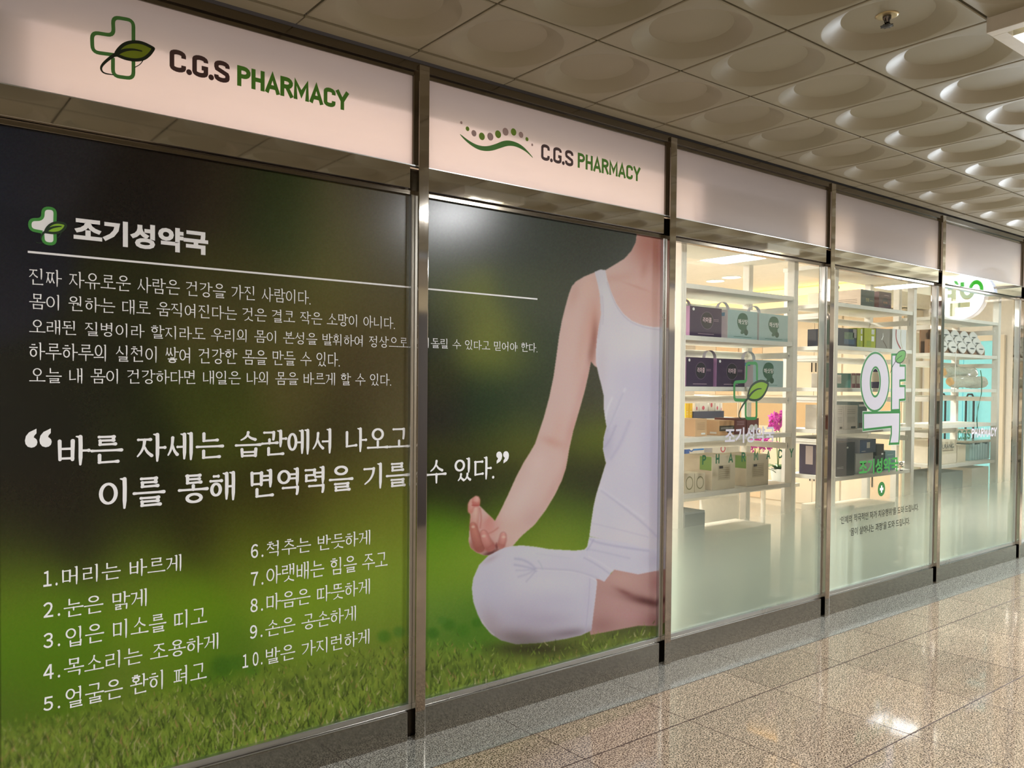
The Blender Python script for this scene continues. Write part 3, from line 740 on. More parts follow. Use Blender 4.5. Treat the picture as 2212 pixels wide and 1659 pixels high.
def fold(m, pts, w, col, al):
    sl, a = m; xx, yy = XX[sl], YY[sl]; pts = chaikin(pts, 2); d = np.full(xx.shape, 1e9)
    for (ax, ay), (bx, by) in zip(pts[:-1], pts[1:]):
        vx, vy = bx - ax, by - ay; t = np.clip(((xx - ax) * vx + (yy - ay) * vy) / (vx * vx + vy * vy + 1e-9), 0, 1)
        d = np.minimum(d, (xx - ax - t * vx) ** 2 + (yy - ay - t * vy) ** 2)
    comp(sl, a * al * np.exp(-d / w ** 2), col)

# out of focus shrubs and the lawn grain
for x, y, r_, col in [(480, 1440, 26, (44, 80, 12)), (510, 1432, 20, (52, 88, 16)), (545, 1450, 16, (60, 96, 20)), (830, 1375, 16, (58, 96, 22)), (862, 1365, 14, (64, 100, 30)), (450, 1462, 14, (60, 92, 18)),
                      (935, 1368, 14, (42, 84, 16)), (970, 1350, 15, (46, 88, 16)), (1000, 1362, 16, (52, 94, 18)), (1030, 1345, 12, (44, 88, 14)), (955, 1340, 10, (60, 100, 30))]:
    s_ = (slice(max(0, y - 60), y + 60), slice(max(0, x - 60), x + 60)); d2 = ((XX[s_] - x) / r_) ** 2 + ((YY[s_] - y) / (r_ * .9)) ** 2; comp(s_, .8 * np.exp(-d2 * d2), col)
IMG += (vnoise(PWD, PH, 3, 3, 3)[..., None] - .5) * 5

# ---- the seated figure on the print
SK, SKD = (210, 182, 175), (158, 112, 102)
arm = [(1377, 500), (1374, 524), (1365, 542), (1350, 559), (1329, 572), (1309, 584), (1285, 589), (1263, 598), (1245, 608.5), (1236, 619), (1229.6, 635.6), (1222, 663), (1214.5, 693), (1208.5, 726), (1202.5, 771), (1196, 816), (1187, 859), (1175, 904),
       (1166, 931), (1157, 958), (1145, 979), (1131, 1001), (1115, 1032), (1097, 1072), (1081, 1105), (1070, 1126), (1052, 1108), (1036, 1093), (1037, 1080), (1034, 1073), (1028, 1072), (1016, 1080), (1012, 1090), (1015, 1105), (1018, 1118), (1016, 1132), (1014, 1152), (1013, 1170), (1017, 1184), (1030, 1194), (1046, 1200), (1057, 1200),
       (1090, 1192), (1108, 1180), (1126, 1159), (1155, 1134), (1180, 1101), (1199, 1069), (1213, 1040), (1222, 1014), (1225, 1000), (1230, 970), (1238.6, 931), (1251, 889), (1263, 846.6), (1272, 807), (1277, 780), (1284, 790), (1300, 800), (1446, 760), (1446, 500)]
m = fillp(arm, SK)
shade(m, [(1400, 530, 40, 60, 0, (150, 92, 78), .8), (1432, 560, 26, 60, 0, (126, 70, 58), .75), (1392, 580, 8, 22, 10, (150, 100, 88), .6), (1330, 600, 50, 10, -8, (190, 150, 138), .5), (1370, 640, 60, 50, 0, (198, 158, 146), .6), (1420, 650, 40, 60, 0, (186, 140, 128), .55),
          (1280, 700, 14, 60, 6, (196, 148, 132), .75), (1284, 730, 8, 40, 4, (120, 76, 66), .75), (1277, 765, 8, 26, 6, (110, 72, 62), .6), (1268, 620, 16, 30, 12, (224, 190, 178), .8), (1240, 640, 10, 26, 12, (186, 140, 126), .4), (1232, 720, 16, 80, 10, (224, 192, 182), .55), (1258, 740, 12, 90, 8, (204, 164, 150), .5),
          (1262, 830, 10, 60, 14, (180, 134, 124), .5), (1235, 930, 12, 50, 16, (186, 138, 128), .55), (1195, 955, 24, 10, 20, (184, 138, 122), .6), (1205, 930, 14, 40, 14, (210, 172, 160), .5), (1160, 1000, 20, 26, 30, (226, 200, 194), .7), (1220, 1020, 8, 40, 14, (186, 144, 134), .6), (1195, 1060, 12, 60, 30, (188, 150, 142), .55),
          (1130, 1070, 22, 60, 32, (224, 202, 196), .75), (1150, 1120, 30, 20, -48, (186, 154, 150), .55), (1105, 1140, 26, 20, 0, (204, 172, 160), .5), (1376, 620, 3, 30, -70, (176, 130, 116), .4)])
# hand resting palm up, thumb and forefinger touching
shade(m, [(1055, 1140, 22, 26, 20, (204, 140, 132), .8), (1050, 1180, 30, 14, -10, (140, 82, 76), .75), (1022, 1180, 14, 18, 20, (130, 76, 68), .75), (1060, 1195, 26, 7, -22, (64, 30, 30), .9), (1088, 1166, 22, 14, 0, (212, 176, 168), .6), (1060, 1120, 8, 20, 40, (196, 130, 122), .6)])
def finger(pts, ws, col, edge, nail=None):
    pp = chaikin(pts, 2); L_ = len(pp); ww = np.interp(np.linspace(0, 1, L_), np.linspace(0, 1, len(ws)), ws)
    S_ = (slice(1040, 1230), slice(990, 1130)); xx, yy = XX[S_], YY[S_]; d = np.full(xx.shape, 1e9); tt = np.zeros(xx.shape); sd = np.zeros(xx.shape); rad = np.ones(xx.shape)
    for i in range(L_ - 1):
        (ax, ay), (bx, by) = pp[i], pp[i + 1]; vx, vy = bx - ax, by - ay; n_ = math.hypot(vx, vy) + 1e-9
        t = np.clip(((xx - ax) * vx + (yy - ay) * vy) / (n_ * n_), 0, 1); w_ = ww[i] * (1 - t) + ww[i + 1] * t; q = np.hypot(xx - ax - t * vx, yy - ay - t * vy) - w_
        m_ = q < d; d = np.where(m_, q, d); tt = np.where(m_, (i + t) / (L_ - 1), tt); sd = np.where(m_, ((xx - ax) * vy - (yy - ay) * vx) / n_ / w_, sd); rad = np.where(m_, w_, rad)
    comp(S_, .55 * np.clip(1 - d / 3.5, 0, 1), edge)                                   # soft contact tone beside the finger
    a_ = np.clip(.5 - d / 1.3, 0, 1); comp(S_, a_, col)
    dark, light = np.array(edge, float), np.minimum(np.array(col, float) * 1.10 + 8, 240)
    comp(S_, a_ * .75 * np.clip(1 - tt * 1.5, 0, 1), dark)                             # darker towards the palm
    comp(S_, a_ * .60 * np.clip(np.abs(sd) - .35, 0, 1) ** 1.2, dark)                  # rounded flanks
    comp(S_, a_ * .55 * np.exp(-((sd + .15) / .35) ** 2) * np.clip(tt * 1.3 - .2, 0, 1), light)
finger([(1024, 1138), (1025, 1118), (1027, 1098)], [8, 8.5, 7], (216, 176, 164), (176, 116, 106))                   # forefinger
finger([(1016, 1104), (1018, 1090), (1023, 1085)], [4, 6.5, 7], (222, 176, 164), (190, 120, 110))                     # thumb side
finger([(1028, 1086), (1029, 1080)], [8, 7], (226, 170, 158), (170, 96, 88))                                           # thumb tip
comp((slice(1088, 1096), slice(1019, 1037)), .75 * np.exp(-((YY[1088:1096, 1019:1037] - 1091.5) / 1.3) ** 2), (150, 66, 62))
finger([(1036, 1182), (1028, 1160), (1022, 1136)], [11, 10, 6.5], (172, 112, 100), (120, 68, 60))                     # middle finger
finger([(1058, 1180), (1050, 1168), (1045, 1153)], [11, 9.5, 7], (202, 142, 134), (132, 76, 70))                      # ring finger
finger([(1083, 1176), (1086, 1166), (1087, 1156)], [8, 7.5, 5.5], (206, 150, 142), (140, 84, 78))                     # little finger
for nx, ny, nr in ((1022, 1138, 4), (1045, 1158, 4.5), (1088, 1160, 4)):
    s_ = (slice(int(ny) - 8, int(ny) + 9), slice(int(nx) - 8, int(nx) + 9)); d2 = ((XX[s_] - nx) / nr) ** 2 + ((YY[s_] - ny) / (nr * .75)) ** 2; comp(s_, .8 * np.exp(-d2 ** 2), (226, 196, 178))
fold((( slice(1040, 1230), slice(990, 1130)), np.ones((190, 140))), [(1037, 1098), (1040, 1120), (1037, 1140)], 2.2, (170, 104, 96), .6)
fold((( slice(1040, 1230), slice(990, 1130)), np.ones((190, 140))), [(1056, 1152), (1066, 1148), (1076, 1140)], 2, (168, 106, 98), .55)
fillp([(1073, 1170), (1076, 1182), (1074, 1190), (1070, 1180)], (84, 34, 34), 1.2, .8)
# white vest
vest = [(1285, 588), (1297, 583), (1308, 584), (1312.5, 605.5), (1320, 629.6), (1332, 656.7), (1347, 678), (1365, 693), (1386, 702), (1407, 706.4), (1446, 708), (1446, 1190), (1394, 1186), (1361, 1177), (1314, 1168), (1273.5, 1159), (1278, 1126.6), (1283, 1094), (1288.7, 1068.7), (1301, 1029),
        (1310, 1000), (1308, 994), (1303.4, 970), (1305, 946), (1311, 922), (1309.4, 913), (1305, 882.7), (1305, 855.6), (1300.4, 834.5), (1294, 810), (1288, 783), (1288, 759), (1290.4, 732), (1294, 705), (1299, 681), (1298, 662.7), (1296, 635.6), (1291, 611.5)]
m = fillp(vest, (208, 205, 214))
shade(m, [(1380, 745, 70, 40, 0, (214, 212, 214), .8), (1310, 640, 16, 50, 0, (216, 216, 220), .8), (1420, 830, 60, 60, 0, (184, 180, 200), .8), (1360, 820, 50, 40, 0, (196, 192, 210), .6), (1330, 930, 40, 90, 10, (190, 188, 206), .7), (1420, 960, 46, 120, 0, (180, 176, 202), .8), (1300, 800, 12, 60, 0, (186, 178, 186), .6),
          (1310, 960, 14, 40, 0, (164, 160, 182), .6), (1360, 1060, 60, 60, 0, (192, 190, 208), .6), (1430, 1100, 30, 120, 0, (178, 172, 194), .7), (1310, 1110, 34, 50, 0, (200, 200, 214), .7), (1436, 900, 8, 300, 0, (150, 144, 166), .5)])
for pts, w_, col, al in [([(1312, 610), (1330, 662), (1360, 697), (1405, 711), (1440, 713)], 1.6, (170, 164, 178), .6), ([(1322, 860), (1313, 880), (1307, 905)], 2.5, (226, 226, 234), .7), ([(1350, 840), (1336, 880), (1314, 925)], 3, (226, 226, 236), .6), ([(1346, 850), (1330, 890), (1312, 930)], 3, (160, 156, 178), .5),
                         ([(1330, 920), (1318, 950), (1306, 966)], 3, (158, 154, 176), .5), ([(1360, 910), (1340, 960), (1320, 990)], 4, (170, 166, 190), .5), ([(1300, 1060), (1340, 1090), (1390, 1130), (1425, 1165)], 3, (160, 156, 180), .45), ([(1298, 1055), (1338, 1083), (1390, 1120)], 3, (218, 218, 230), .5),
                         ([(1278, 1130), (1330, 1142), (1400, 1160)], 2, (172, 168, 190), .35), ([(1296, 640), (1299, 680), (1292, 730)], 2.5, (170, 164, 176), .5), ([(1301, 640), (1304, 670), (1302, 700)], 1.5, (176, 170, 184), .5)]:
    fold(m, pts, w_, col, al)
# bare legs and foot
leg = [(1276, 1236), (1312, 1236), (1319, 1242), (1328, 1229), (1346, 1227), (1379, 1240), (1415, 1231), (1446, 1226), (1446, 1352), (1380, 1352), (1276, 1372), (1270, 1330)]
m = fillp(leg, (160, 126, 122))
shade(m, [(1345, 1250, 40, 20, 10, (182, 148, 140), .7), (1430, 1260, 26, 24, 0, (124, 80, 80), .8), (1330, 1300, 40, 24, 10, (170, 134, 132), .6), (1400, 1300, 50, 10, 14, (60, 30, 30), .9), (1350, 1280, 22, 6, 24, (96, 58, 56), .7), (1420, 1340, 40, 20, 0, (84, 48, 48), .7), (1300, 1350, 30, 20, 0, (130, 94, 92), .7), (1360, 1330, 50, 14, 6, (176, 134, 134), .5)])
# white trousers
pants = [(1273.5, 1160), (1268.8, 1182), (1262, 1188), (1241.7, 1190), (1187, 1187), (1158.5, 1182), (1129.5, 1179), (1108, 1180), (1090, 1184), (1075, 1191), (1053.6, 1202.5), (1035.5, 1221), (1023, 1249.5), (1020, 1271), (1023, 1300), (1032, 1325.5), (1042.7, 1347), (1061, 1369), (1082.5, 1383), (1115, 1392), (1169, 1389),
         (1223.6, 1380), (1256, 1372.5), (1278, 1362), (1281.4, 1333), (1287, 1289), (1290.5, 1257), (1287, 1250), (1296, 1252), (1306, 1257), (1319, 1240), (1328, 1231), (1379, 1241), (1446, 1228), (1446, 1188), (1394, 1184), (1361, 1175), (1314, 1166)]
m = fillp(pants, (206, 205, 220))
shade(m, [(1120, 1230, 60, 40, 0, (212, 211, 224), .8), (1060, 1290, 40, 60, 0, (196, 196, 218), .7), (1110, 1330, 70, 40, 0, (172, 166, 184), .7), (1180, 1340, 80, 26, 0, (160, 152, 170), .75), (1120, 1376, 90, 22, 4, (98, 86, 88), .85), (1230, 1368, 60, 12, -6, (96, 84, 92), .75), (1060, 1345, 24, 40, -30, (140, 128, 134), .6), (1240, 1225, 40, 14, 10, (198, 197, 214), .5),
          (1180, 1258, 70, 22, 2, (212, 212, 222), .75), (1200, 1300, 60, 20, 0, (188, 184, 204), .6), (1270, 1300, 10, 60, 5, (196, 192, 212), .6), (1330, 1200, 50, 16, 10, (200, 199, 216), .5), (1420, 1210, 30, 22, 0, (176, 170, 192), .7), (1160, 1195, 50, 12, 0, (206, 210, 214), .6), (1060, 1208, 20, 6, -30, (150, 130, 140), .5)])
for pts, w_, col, al in [([(1113, 1207), (1130, 1209), (1150, 1220), (1158, 1232)], 3, (160, 160, 186), .6), ([(1112, 1220), (1135, 1224), (1156, 1230)], 3, (162, 162, 188), .6), ([(1115, 1232), (1135, 1232), (1152, 1230)], 2.4, (170, 170, 192), .5), ([(1120, 1246), (1140, 1240), (1155, 1231)], 3, (170, 168, 190), .5), ([(1137, 1256), (1150, 1242), (1158, 1232)], 2.4, (166, 164, 188), .5),
                         ([(1163, 1212), (1170, 1222), (1172, 1230)], 2, (172, 180, 196), .6), ([(1158, 1231), (1200, 1233), (1245, 1236), (1275, 1246), (1288, 1254)], 1.6, (224, 224, 232), .7), ([(1158, 1228), (1200, 1230), (1240, 1232), (1290, 1248)], 3, (170, 168, 190), .45), ([(1262, 1205), (1290, 1220), (1318, 1240)], 2.2, (166, 164, 188), .55), ([(1272, 1202), (1300, 1216), (1324, 1234)], 1.8, (222, 222, 232), .55),
                         ([(1275, 1165), (1290, 1172), (1330, 1180), (1400, 1190)], 3, (164, 162, 188), .6), ([(1270, 1186), (1300, 1192), (1360, 1206)], 2.4, (174, 172, 194), .5), ([(1282, 1166), (1274, 1180), (1268, 1188)], 2, (160, 158, 184), .6), ([(1274, 1250), (1272, 1300), (1264, 1368)], 1.2, (170, 166, 190), .6), ([(1040, 1340), (1050, 1358), (1066, 1372)], 2, (206, 200, 206), .6), ([(1160, 1196), (1190, 1200), (1230, 1206)], 2.5, (190, 190, 208), .4)]:
    fold(m, pts, w_, col, al)
# blades of turf along the lower edge
def grass(x0, x1, top, dens, seed, dark=0):
    r = np.random.default_rng(seed)
    n = int((x1 - x0) * dens)
    xs = r.uniform(x0, x1, n); t = r.random(n) ** .8
    order = np.argsort(t)
    for i in order:
        yt = np.interp(xs[i], *zip(*top)); y = yt + t[i] * (PH - yt) * .62 + r.uniform(-6, 10)
        L_ = r.uniform(10, 26) * (0.55 + 1.1 * t[i]); lean = r.normal(0, .42); wd = r.uniform(.9, 2.0) * (.7 + .9 * t[i])
        b = r.random(); dk = r.random() < .34
        if dk: col = (34 + 26 * b, 46 + 26 * b, 14 + 10 * b)
        elif b > .88: col = (158, 152, 112)
        elif b > .8: col = (128, 104, 66)
        else: col = (74 + 66 * b, 98 + 62 * b, 26 + 40 * b)
        px_, py_ = xs[i], y; P = []
        tipx = px_ + lean * L_; tipy = py_ - L_
        if px_ < 2 or px_ > PWD - 3 or py_ > PH - 3: continue
        fillp([(px_ - wd, py_), (px_ + wd, py_), ((px_ + tipx) / 2 + wd * .7 + lean * 2, (py_ + tipy) / 2), (tipx, tipy), ((px_ + tipx) / 2 - wd * .7 + lean * 2, (py_ + tipy) / 2)], col, .6, .85)
def ground(x0, x1, top):
    yt = np.interp(np.arange(PWD), *zip(*top)); a = np.clip((YY - yt[None, :]) / 40, 0, 1)
    a[:, :x0] = 0; a[:, x1:] = 0
    n1 = vnoise(PWD, PH, 5, 14, 21) * .5 + vnoise(PWD, PH, 14, 22, 22) * .3 + vnoise(PWD, PH, 70, 40, 23) * .35
    tex = np.stack([40 + 84 * n1, 56 + 84 * n1, 18 + 34 * n1], -1)
    IMG[:] = IMG * (1 - a[..., None] * .85) + tex * a[..., None] * .85
topL = [(0, 1560), (150, 1535), (300, 1500), (460, 1462), (600, 1440), (760, 1405), (905, 1372)]
topR = [(912, 1378), (1000, 1380), (1060, 1385), (1120, 1398), (1240, 1384), (1290, 1364), (1360, 1350), (1446, 1338), (1480, 1334)]
keep = IMG[:, 912:].copy()
ground(0, 912, topL); grass(-5, 905, topL, 6.5, 7)
gm = mask_poly(pants, .8)
ground(912, 1480, [(x, y + 12) for x, y in topR])
sh = (slice(1360, 1440), slice(1040, 1290)); comp(sh, .75 * np.exp(-((XX[sh] - 1150) / 90) ** 2 - ((YY[sh] - 1402) / 16) ** 2), (28, 26, 14))
grass(912, 1470, topR, 5.0, 9)
# the print is out of focus towards the left and the back of the turf
lb = blur(IMG[1400:, :912], 2.2); wgt = np.clip(1 - (XX[1400:, :912]) / 420, 0, 1)[..., None] * .8
IMG[1400:, :912] = IMG[1400:, :912] * (1 - wgt) + lb * wgt
IMG += rng.normal(0, 2.2, IMG.shape)
IMG = np.clip(IMG, 2, 250)

PRINT = bpy.data.materials.new('printed_film'); PRINT.use_nodes = True
_nt = PRINT.node_tree; _b = _nt.nodes['Principled BSDF']
_at = _nt.nodes.new('ShaderNodeVertexColor'); _at.layer_name = 'print'
PRINT_GAIN = 1.0
_mx = _nt.nodes.new('ShaderNodeVectorMath'); _mx.operation = 'SCALE'; _mx.inputs['Scale'].default_value = PRINT_GAIN
_nt.links.new(_at.outputs['Color'], _mx.inputs[0]); _nt.links.new(_mx.outputs['Vector'], _b.inputs['Base Color'])
_b.inputs['Roughness'].default_value = .22; _b.inputs['Specular IOR Level'].default_value = .36
def poster(i, label, pitch):
    xa, xb, _ = bays[i]; x0, x1, z0, z1 = xa + .0005, xb - .0005, KICK + .001, BAND_Z0 - .001
    nx, nz = int((x1 - x0) / pitch), int((z1 - z0) / pitch)
    X = np.linspace(x0, x1, nx); Z = np.linspace(z0, z1, nz)
    XG, ZG = np.meshgrid(X, Z); P = np.stack([XG.ravel(), np.full(XG.size, GY), ZG.ravel()], 1)
    v = P - CP; zz = v @ CF; px = CX + FPX * (v @ CR) / zz; py = CY - FPX * (v @ CU) / zz
    px = np.clip(px, 0 if i == 0 else 913, 911 if i == 0 else PWD - 2); py = np.clip(py, 0, PH - 2)
    ix, iy = px.astype(int), py.astype(int); fx, fy = (px - ix)[:, None], (py - iy)[:, None]
    ix1 = np.minimum(ix + 1, 911 if i == 0 else PWD - 1)
    c = IMG[iy, ix] * (1 - fx) * (1 - fy) + IMG[iy, ix1] * fx * (1 - fy) + IMG[iy + 1, ix] * (1 - fx) * fy + IMG[iy + 1, ix1] * fx * fy
    c = c / 255; c = np.where(c <= .04045, c / 12.92, ((c + .055) / 1.055) ** 2.4)
    c = 1.78 * c / (1 + 1.55 * c.max(1, keepdims=True))     # ink density of the print
    me = bpy.data.meshes.new('window_poster')
    me.vertices.add(len(P)); me.vertices.foreach_set('co', P.astype(np.float32).ravel())
    a = (np.arange(nz - 1)[:, None] * nx + np.arange(nx - 1)[None, :]).ravel()
    q = np.stack([a, a + 1, a + nx + 1, a + nx], 1).astype(np.int32); nf = len(q)
    me.loops.add(nf * 4); me.loops.foreach_set('vertex_index', q.ravel()); me.polygons.add(nf)
    me.polygons.foreach_set('loop_start', np.arange(0, nf * 4, 4, dtype=np.int32)); me.update(calc_edges=True)
    ca = me.color_attributes.new('print', 'FLOAT_COLOR', 'POINT'); ca.data.foreach_set('color', np.concatenate([c, np.ones((len(c), 1))], 1).astype(np.float32).ravel())
    me.materials.append(PRINT); o = bpy.data.objects.new('window_poster', me); C.objects.link(o)
    return tag(o, label, 'poster')
pA = poster(0, 'lawn poster filling the first window with white slogans and a numbered list', .0023)
pB = poster(1, 'poster of a seated meditating figure in white on grass filling the second window', .0026)

# white lettering stuck on the posters
TY = GY - .0012
def TL(name, text, l, r, off=0.0, parent=pA, clip=None, weight=None): return text_px(name, text, l, r, TY, WHITE_VINYL, parent, off, clip, weight)
TL('title_lettering', '조기성약국', (159, 468.7, 522.4), (449.7, 499.6, 551), .042)
ln = MB(); a, b = onY(60, 544, TY), onY(1161, 646, TY); zl = (a[2] + b[2]) / 2
MB().box(a[0], bays[0][1] - .001, TY, TY + .0005, zl - .0035, zl + .0035).build('rule', WHITE_VINYL, pA)
MB().box(bays[1][0] + .001, b[0], TY, TY + .0005, zl - .0035, zl + .0035).build('rule', WHITE_VINYL, pB)
B1 = .007
TL('line_lettering', '진짜 자유로운 사람은 건강을 가진 사람이다.', (63, 582.5, 616), (671, 627, 657), weight=1.02)
TL('line_lettering', '몸이 원하는 대로 움직여진다는 것은 결코 작은 소망이 아니다.', (63, 637, 668.4), (853, 684, 709), weight=1.02)
TL('line_lettering', '오래된 질병이라 할지라도 우리의 몸이 본성을 발휘하여 정상으로', (63, 692, 723), (882, 728, 749), 0, pA, None, 1.02)
TL('line_lettering', '되돌릴 수 있다고 믿어야 한다.', (910, 730, 751), (1160.9, 741, 761.6), 0, pB, (bays[1][0] + .001, 99), 1.02)
TL('line_lettering', '하루하루의 실천이 쌓여 건강한 몸을 만들 수 있다.', (63, 745, 779), (734, 760, 789), weight=1.02)
TL('line_lettering', '오늘 내 몸이 건강하다면 내일은 나의 몸을 바르게 할 수 있다.', (63, 798.6, 829), (845, 806, 831), weight=1.02)
TL('quote_mark', '“', (53.7, 926.4, 966.8), (111.7, 926, 966), .03)
TL('headline_lettering', '바른 자세는 습관에서 나오고', (124.5, 940, 1011), (885, 922, 965), 0, pA, None, 1.5)
TL('headline_lettering', '이를 통해 면역력을 기를', (213.5, 1035.5, 1104), (882, 995, 1050), 0, pA, None, 1.5)
TL('headline_lettering', '수 있다.', (921, 1002, 1042), (1068, 982, 1036), 0, pB, (bays[1][0] + .001, 99), 1.5)
TL('quote_mark', '”', (1072, 976, 1002), (1099.4, 974, 1000), .03, pB)
B2 = .009
for num, n_l, n_r, n_t, n_b, text, l, r in [
    ('１.', 93.6, 124.5, 1236, 1269, '머리는 바르게', (134, 1225.7, 1264), (391.7, 1197.8, 1234)),
    ('2.', 93.6, 130, 1304, 1336, '눈은 맑게', (137.4, 1294, 1332.5), (317, 1271.5, 1310)),
    ('3.', 93.6, 130, 1370, 1402, '입은 미소를 띠고', (141.7, 1355, 1398), (447.5, 1312, 1349)),
    ('4.', 93.6, 130, 1438, 1470, '목소리는 조용하게', (138, 1424, 1461), (471.6, 1367, 1402.5)),
    ('5.', 93.6, 130, 1507, 1537, '얼굴은 환히 펴고', (141.7, 1485, 1528), (446.7, 1432, 1470)),
    ('6.', 542, 569, 1178, 1207, '척추는 반듯하게', (576.4, 1170, 1203), (799.7, 1144, 1177)),
    ('7.', 542, 569, 1238, 1267, '아랫배는 힘을 주고', (575.5, 1223.6, 1262), (837.5, 1190, 1226)),
    ('8.', 541, 568, 1295, 1324, '마음은 따뜻하게', (575.5, 1283, 1318), (799, 1250, 1284)),
    ('9.', 540, 567, 1352, 1381, '손은 공손하게', (573, 1341, 1373), (768.8, 1308.6, 1342)),
    ('１0.', 524, 567, 1414, 1444, '발은 가지런하게', (574, 1403, 1437), (798, 1357, 1390))]:
    sl_ = (n_r - n_l) * .2
    TL('list_number', num.translate({ord(str(k)): 0xFF10 + k for k in range(10)}).replace('．', '.'), (n_l, n_t, n_b), (n_r, n_t - sl_, n_b - sl_), .012)
    TL('list_lettering', text, l, r, weight=1.12)
def Z2(pts): return [(x / 2.3284, y / 2.3284 + 400) for x, y in pts]
emblem(pA, TY, [Z2([(276, 186), (278, 118), (216, 114), (216, 174), (150, 172), (150, 224), (214, 236)]), Z2([(214, 240), (218, 292), (278, 298), (276, 238)])],
       Z2([(226, 236), (236, 214), (258, 194), (290, 186), (334, 196), (324, 220), (300, 238), (268, 242), (240, 238)]),
       Z2([(230, 232), (256, 214), (290, 208), (310, 208)]), Z2([(232, 230), (214, 244), (206, 262), (206, 276)]), [Z2([(308, 238), (300, 256), (288, 266)]), Z2([(218, 290), (196, 292), (182, 288)])],
       mat('bright_emblem_green', (64, 150, 62), .45), mat('bright_leaf_green', (140, 190, 50), .45), DARKGREEN_VINYL, .010, .008,
       WHITE_VINYL, Z2([(278, 118), (216, 114), (216, 174), (150, 172), (150, 224), (214, 236), (218, 292), (278, 298)]))

# ------------------------------------------------------------------ ceiling fittings of the corridor
def sprinkler(x, y, z, label):
    s = thing('sprinkler', label, 'sprinkler', (x, y, z), 'ceiling sprinklers')
    MB().lathe([(.0, 0.0), (.043, 0.0), (.042, -.004), (.034, -.007), (.022, -.006), (0.0, -.006)], (x, y, z), seg=28).build('escutcheon', mat('brass_cream', (190, 172, 130), .3, .6), s, smooth=True)
    ch = steel('sprinkler_chrome', (120, 116, 112), .2)
    MB().lathe([(.016, -.004), (.015, -.016), (.010, -.022), (.008, -.030)], (x, y, z), seg=18).build('body', ch, s, smooth=True)
    fr = MB()
    for k in (-1, 1): fr.tube([(x + k * .012, y, z - .014), (x + k * .018, y, z - .028), (x + k * .006, y, z - .042)], .0032, 8)
    fr.build('frame_arm', ch, s, smooth=True)
    df = MB().lathe([(.0, -.041), (.019, -.041), (.021, -.044), (.010, -.046), (0, -.047)], (x, y, z), seg=20)
    for k in range(8):
        a = k * math.pi / 4; df.box(x + .02 * math.cos(a) - .003, x + .02 * math.cos(a) + .003, y + .02 * math.sin(a) - .003, y + .02 * math.sin(a) + .003, z - .0445, z - .042)
    df.build('deflector', mat('dark_metal', (50, 46, 44), .35, .8), s)
zd = ZC + .0425
def tile_c(i, j): return XC + (i + .5) * T, -.6001 - (j - .5) * T
sx, sy = tile_c(2, 2)
sprinkler(sx, sy, zd, 'brass and chrome sprinkler head in a round ceiling dish near the ceiling lamp')
sx, sy = tile_c(-3, 2); sprinkler(sx, sy, zd, 'sprinkler head above the near end of the headline poster, seen mirrored in the steel band')
for k, (fx, fy) in enumerate(FIX):
    lab = ['ceiling lamp housing over the near end, seen only mirrored', 'white ceiling lamp housing with curved louvres at the top right corner', 'white ceiling lamp housing further along the corridor, out of view', 'white ceiling lamp housing at the far end of the corridor'][k]
    x0, x1, y0, y1, z0, z1 = fx - .03, fx + T + .0, fy + .0, fy + 2 * T + .0, ZC - .056, ZC + .055
    s = thing('ceiling_lamp', lab, 'ceiling lamp', ((x0 + x1) / 2, (y0 + y1) / 2, ZC), 'ceiling lamps along the corridor')
    h = MB()
    rim = .05
    h.box(x0, x0 + rim, y0, y1, z0, z1).box(x1 - rim, x1, y0, y1, z0, z1).box(x0 + rim, x1 - rim, y0, y0 + rim, z0, z1).box(x0 + rim, x1 - rim, y1 - rim, y1, z0, z1)
    h.build('housing', mat('lamp_housing', (222, 216, 202), .4), s, bevel=.002)
    MB().box(x0 + rim, x1 - rim, y0 + rim, y1 - rim, z1 - .004, z1).build('reflector', mat('lamp_reflector', (235, 232, 222), .25, .4), s)
    lv = MB(); n = 7
    for q in range(1, n):
        yy = y0 + rim + (y1 - y0 - 2 * rim) * q / n
        lv.tube([(x0 + rim, yy, z0 + .02), (x0 + rim + .08, yy, z0 + .006), ((x0 + x1) / 2, yy, z0 + .003), (x1 - rim - .08, yy, z0 + .006), (x1 - rim, yy, z0 + .02)], .004, 6)
    lv.build('louvre', steel('louvre_aluminium', (200, 196, 180), .25), s)
    fin = MB()
    for q in (.2, .47, .74): fin.box(x0 + (x1 - x0) * q, x0 + (x1 - x0) * q + .004, y0 + rim, y1 - rim, z0 + .004, z0 + .066)
    fin.build('louvre', steel('louvre_aluminium', (200, 196, 180), .25), s)
    for q in (.34, .62):
        xx = x0 + (x1 - x0) * q
        MB().tube([(xx, y0 + rim + .02, z0 + .078), (xx, y1 - rim - .02, z0 + .078)], .013, 10).build('fluorescent_tube', mat('tube_glow', (255, 255, 255), .4, emit=(250, 252, 255), estr=14.0), s, smooth=True)

# ------------------------------------------------------------------ the round illuminated blade sign beyond the last post (seen mirrored in the glass)
sgx, sgy, sgz, sgr = 8.585, -.47, 2.455, .215
s = thing('blade_sign', 'round white glowing blade sign with green lettering, seen mirrored in the far window', 'sign', (sgx, sgy, sgz))
MB().lathe([(0, 0), (sgr - .012, 0), (sgr, .012), (sgr, .10), (sgr - .012, .112), (0, .112)], (sgx, sgy, sgz), 'x', 48).build('light_box', mat('sign_glow', (255, 255, 255), .4, emit=(240, 246, 255), estr=5.0), s, smooth=False)
MB().lathe([(sgr + .002, .02), (sgr + .012, .02), (sgr + .012, .092), (sgr + .002, .092)], (sgx, sgy, sgz), 'x', 48).build('rim', mat('sign_rim', (205, 215, 232), .35, emit=(205, 220, 250), estr=.9), s)
MB().box(sgx + .03, sgx + .08, sgy + sgr - .01, .0, sgz + .05, sgz + .07).box(sgx + .03, sgx + .08, sgy + sgr - .01, .0, sgz - .07, sgz - .05).build('bracket', STEEL_KICK, s)
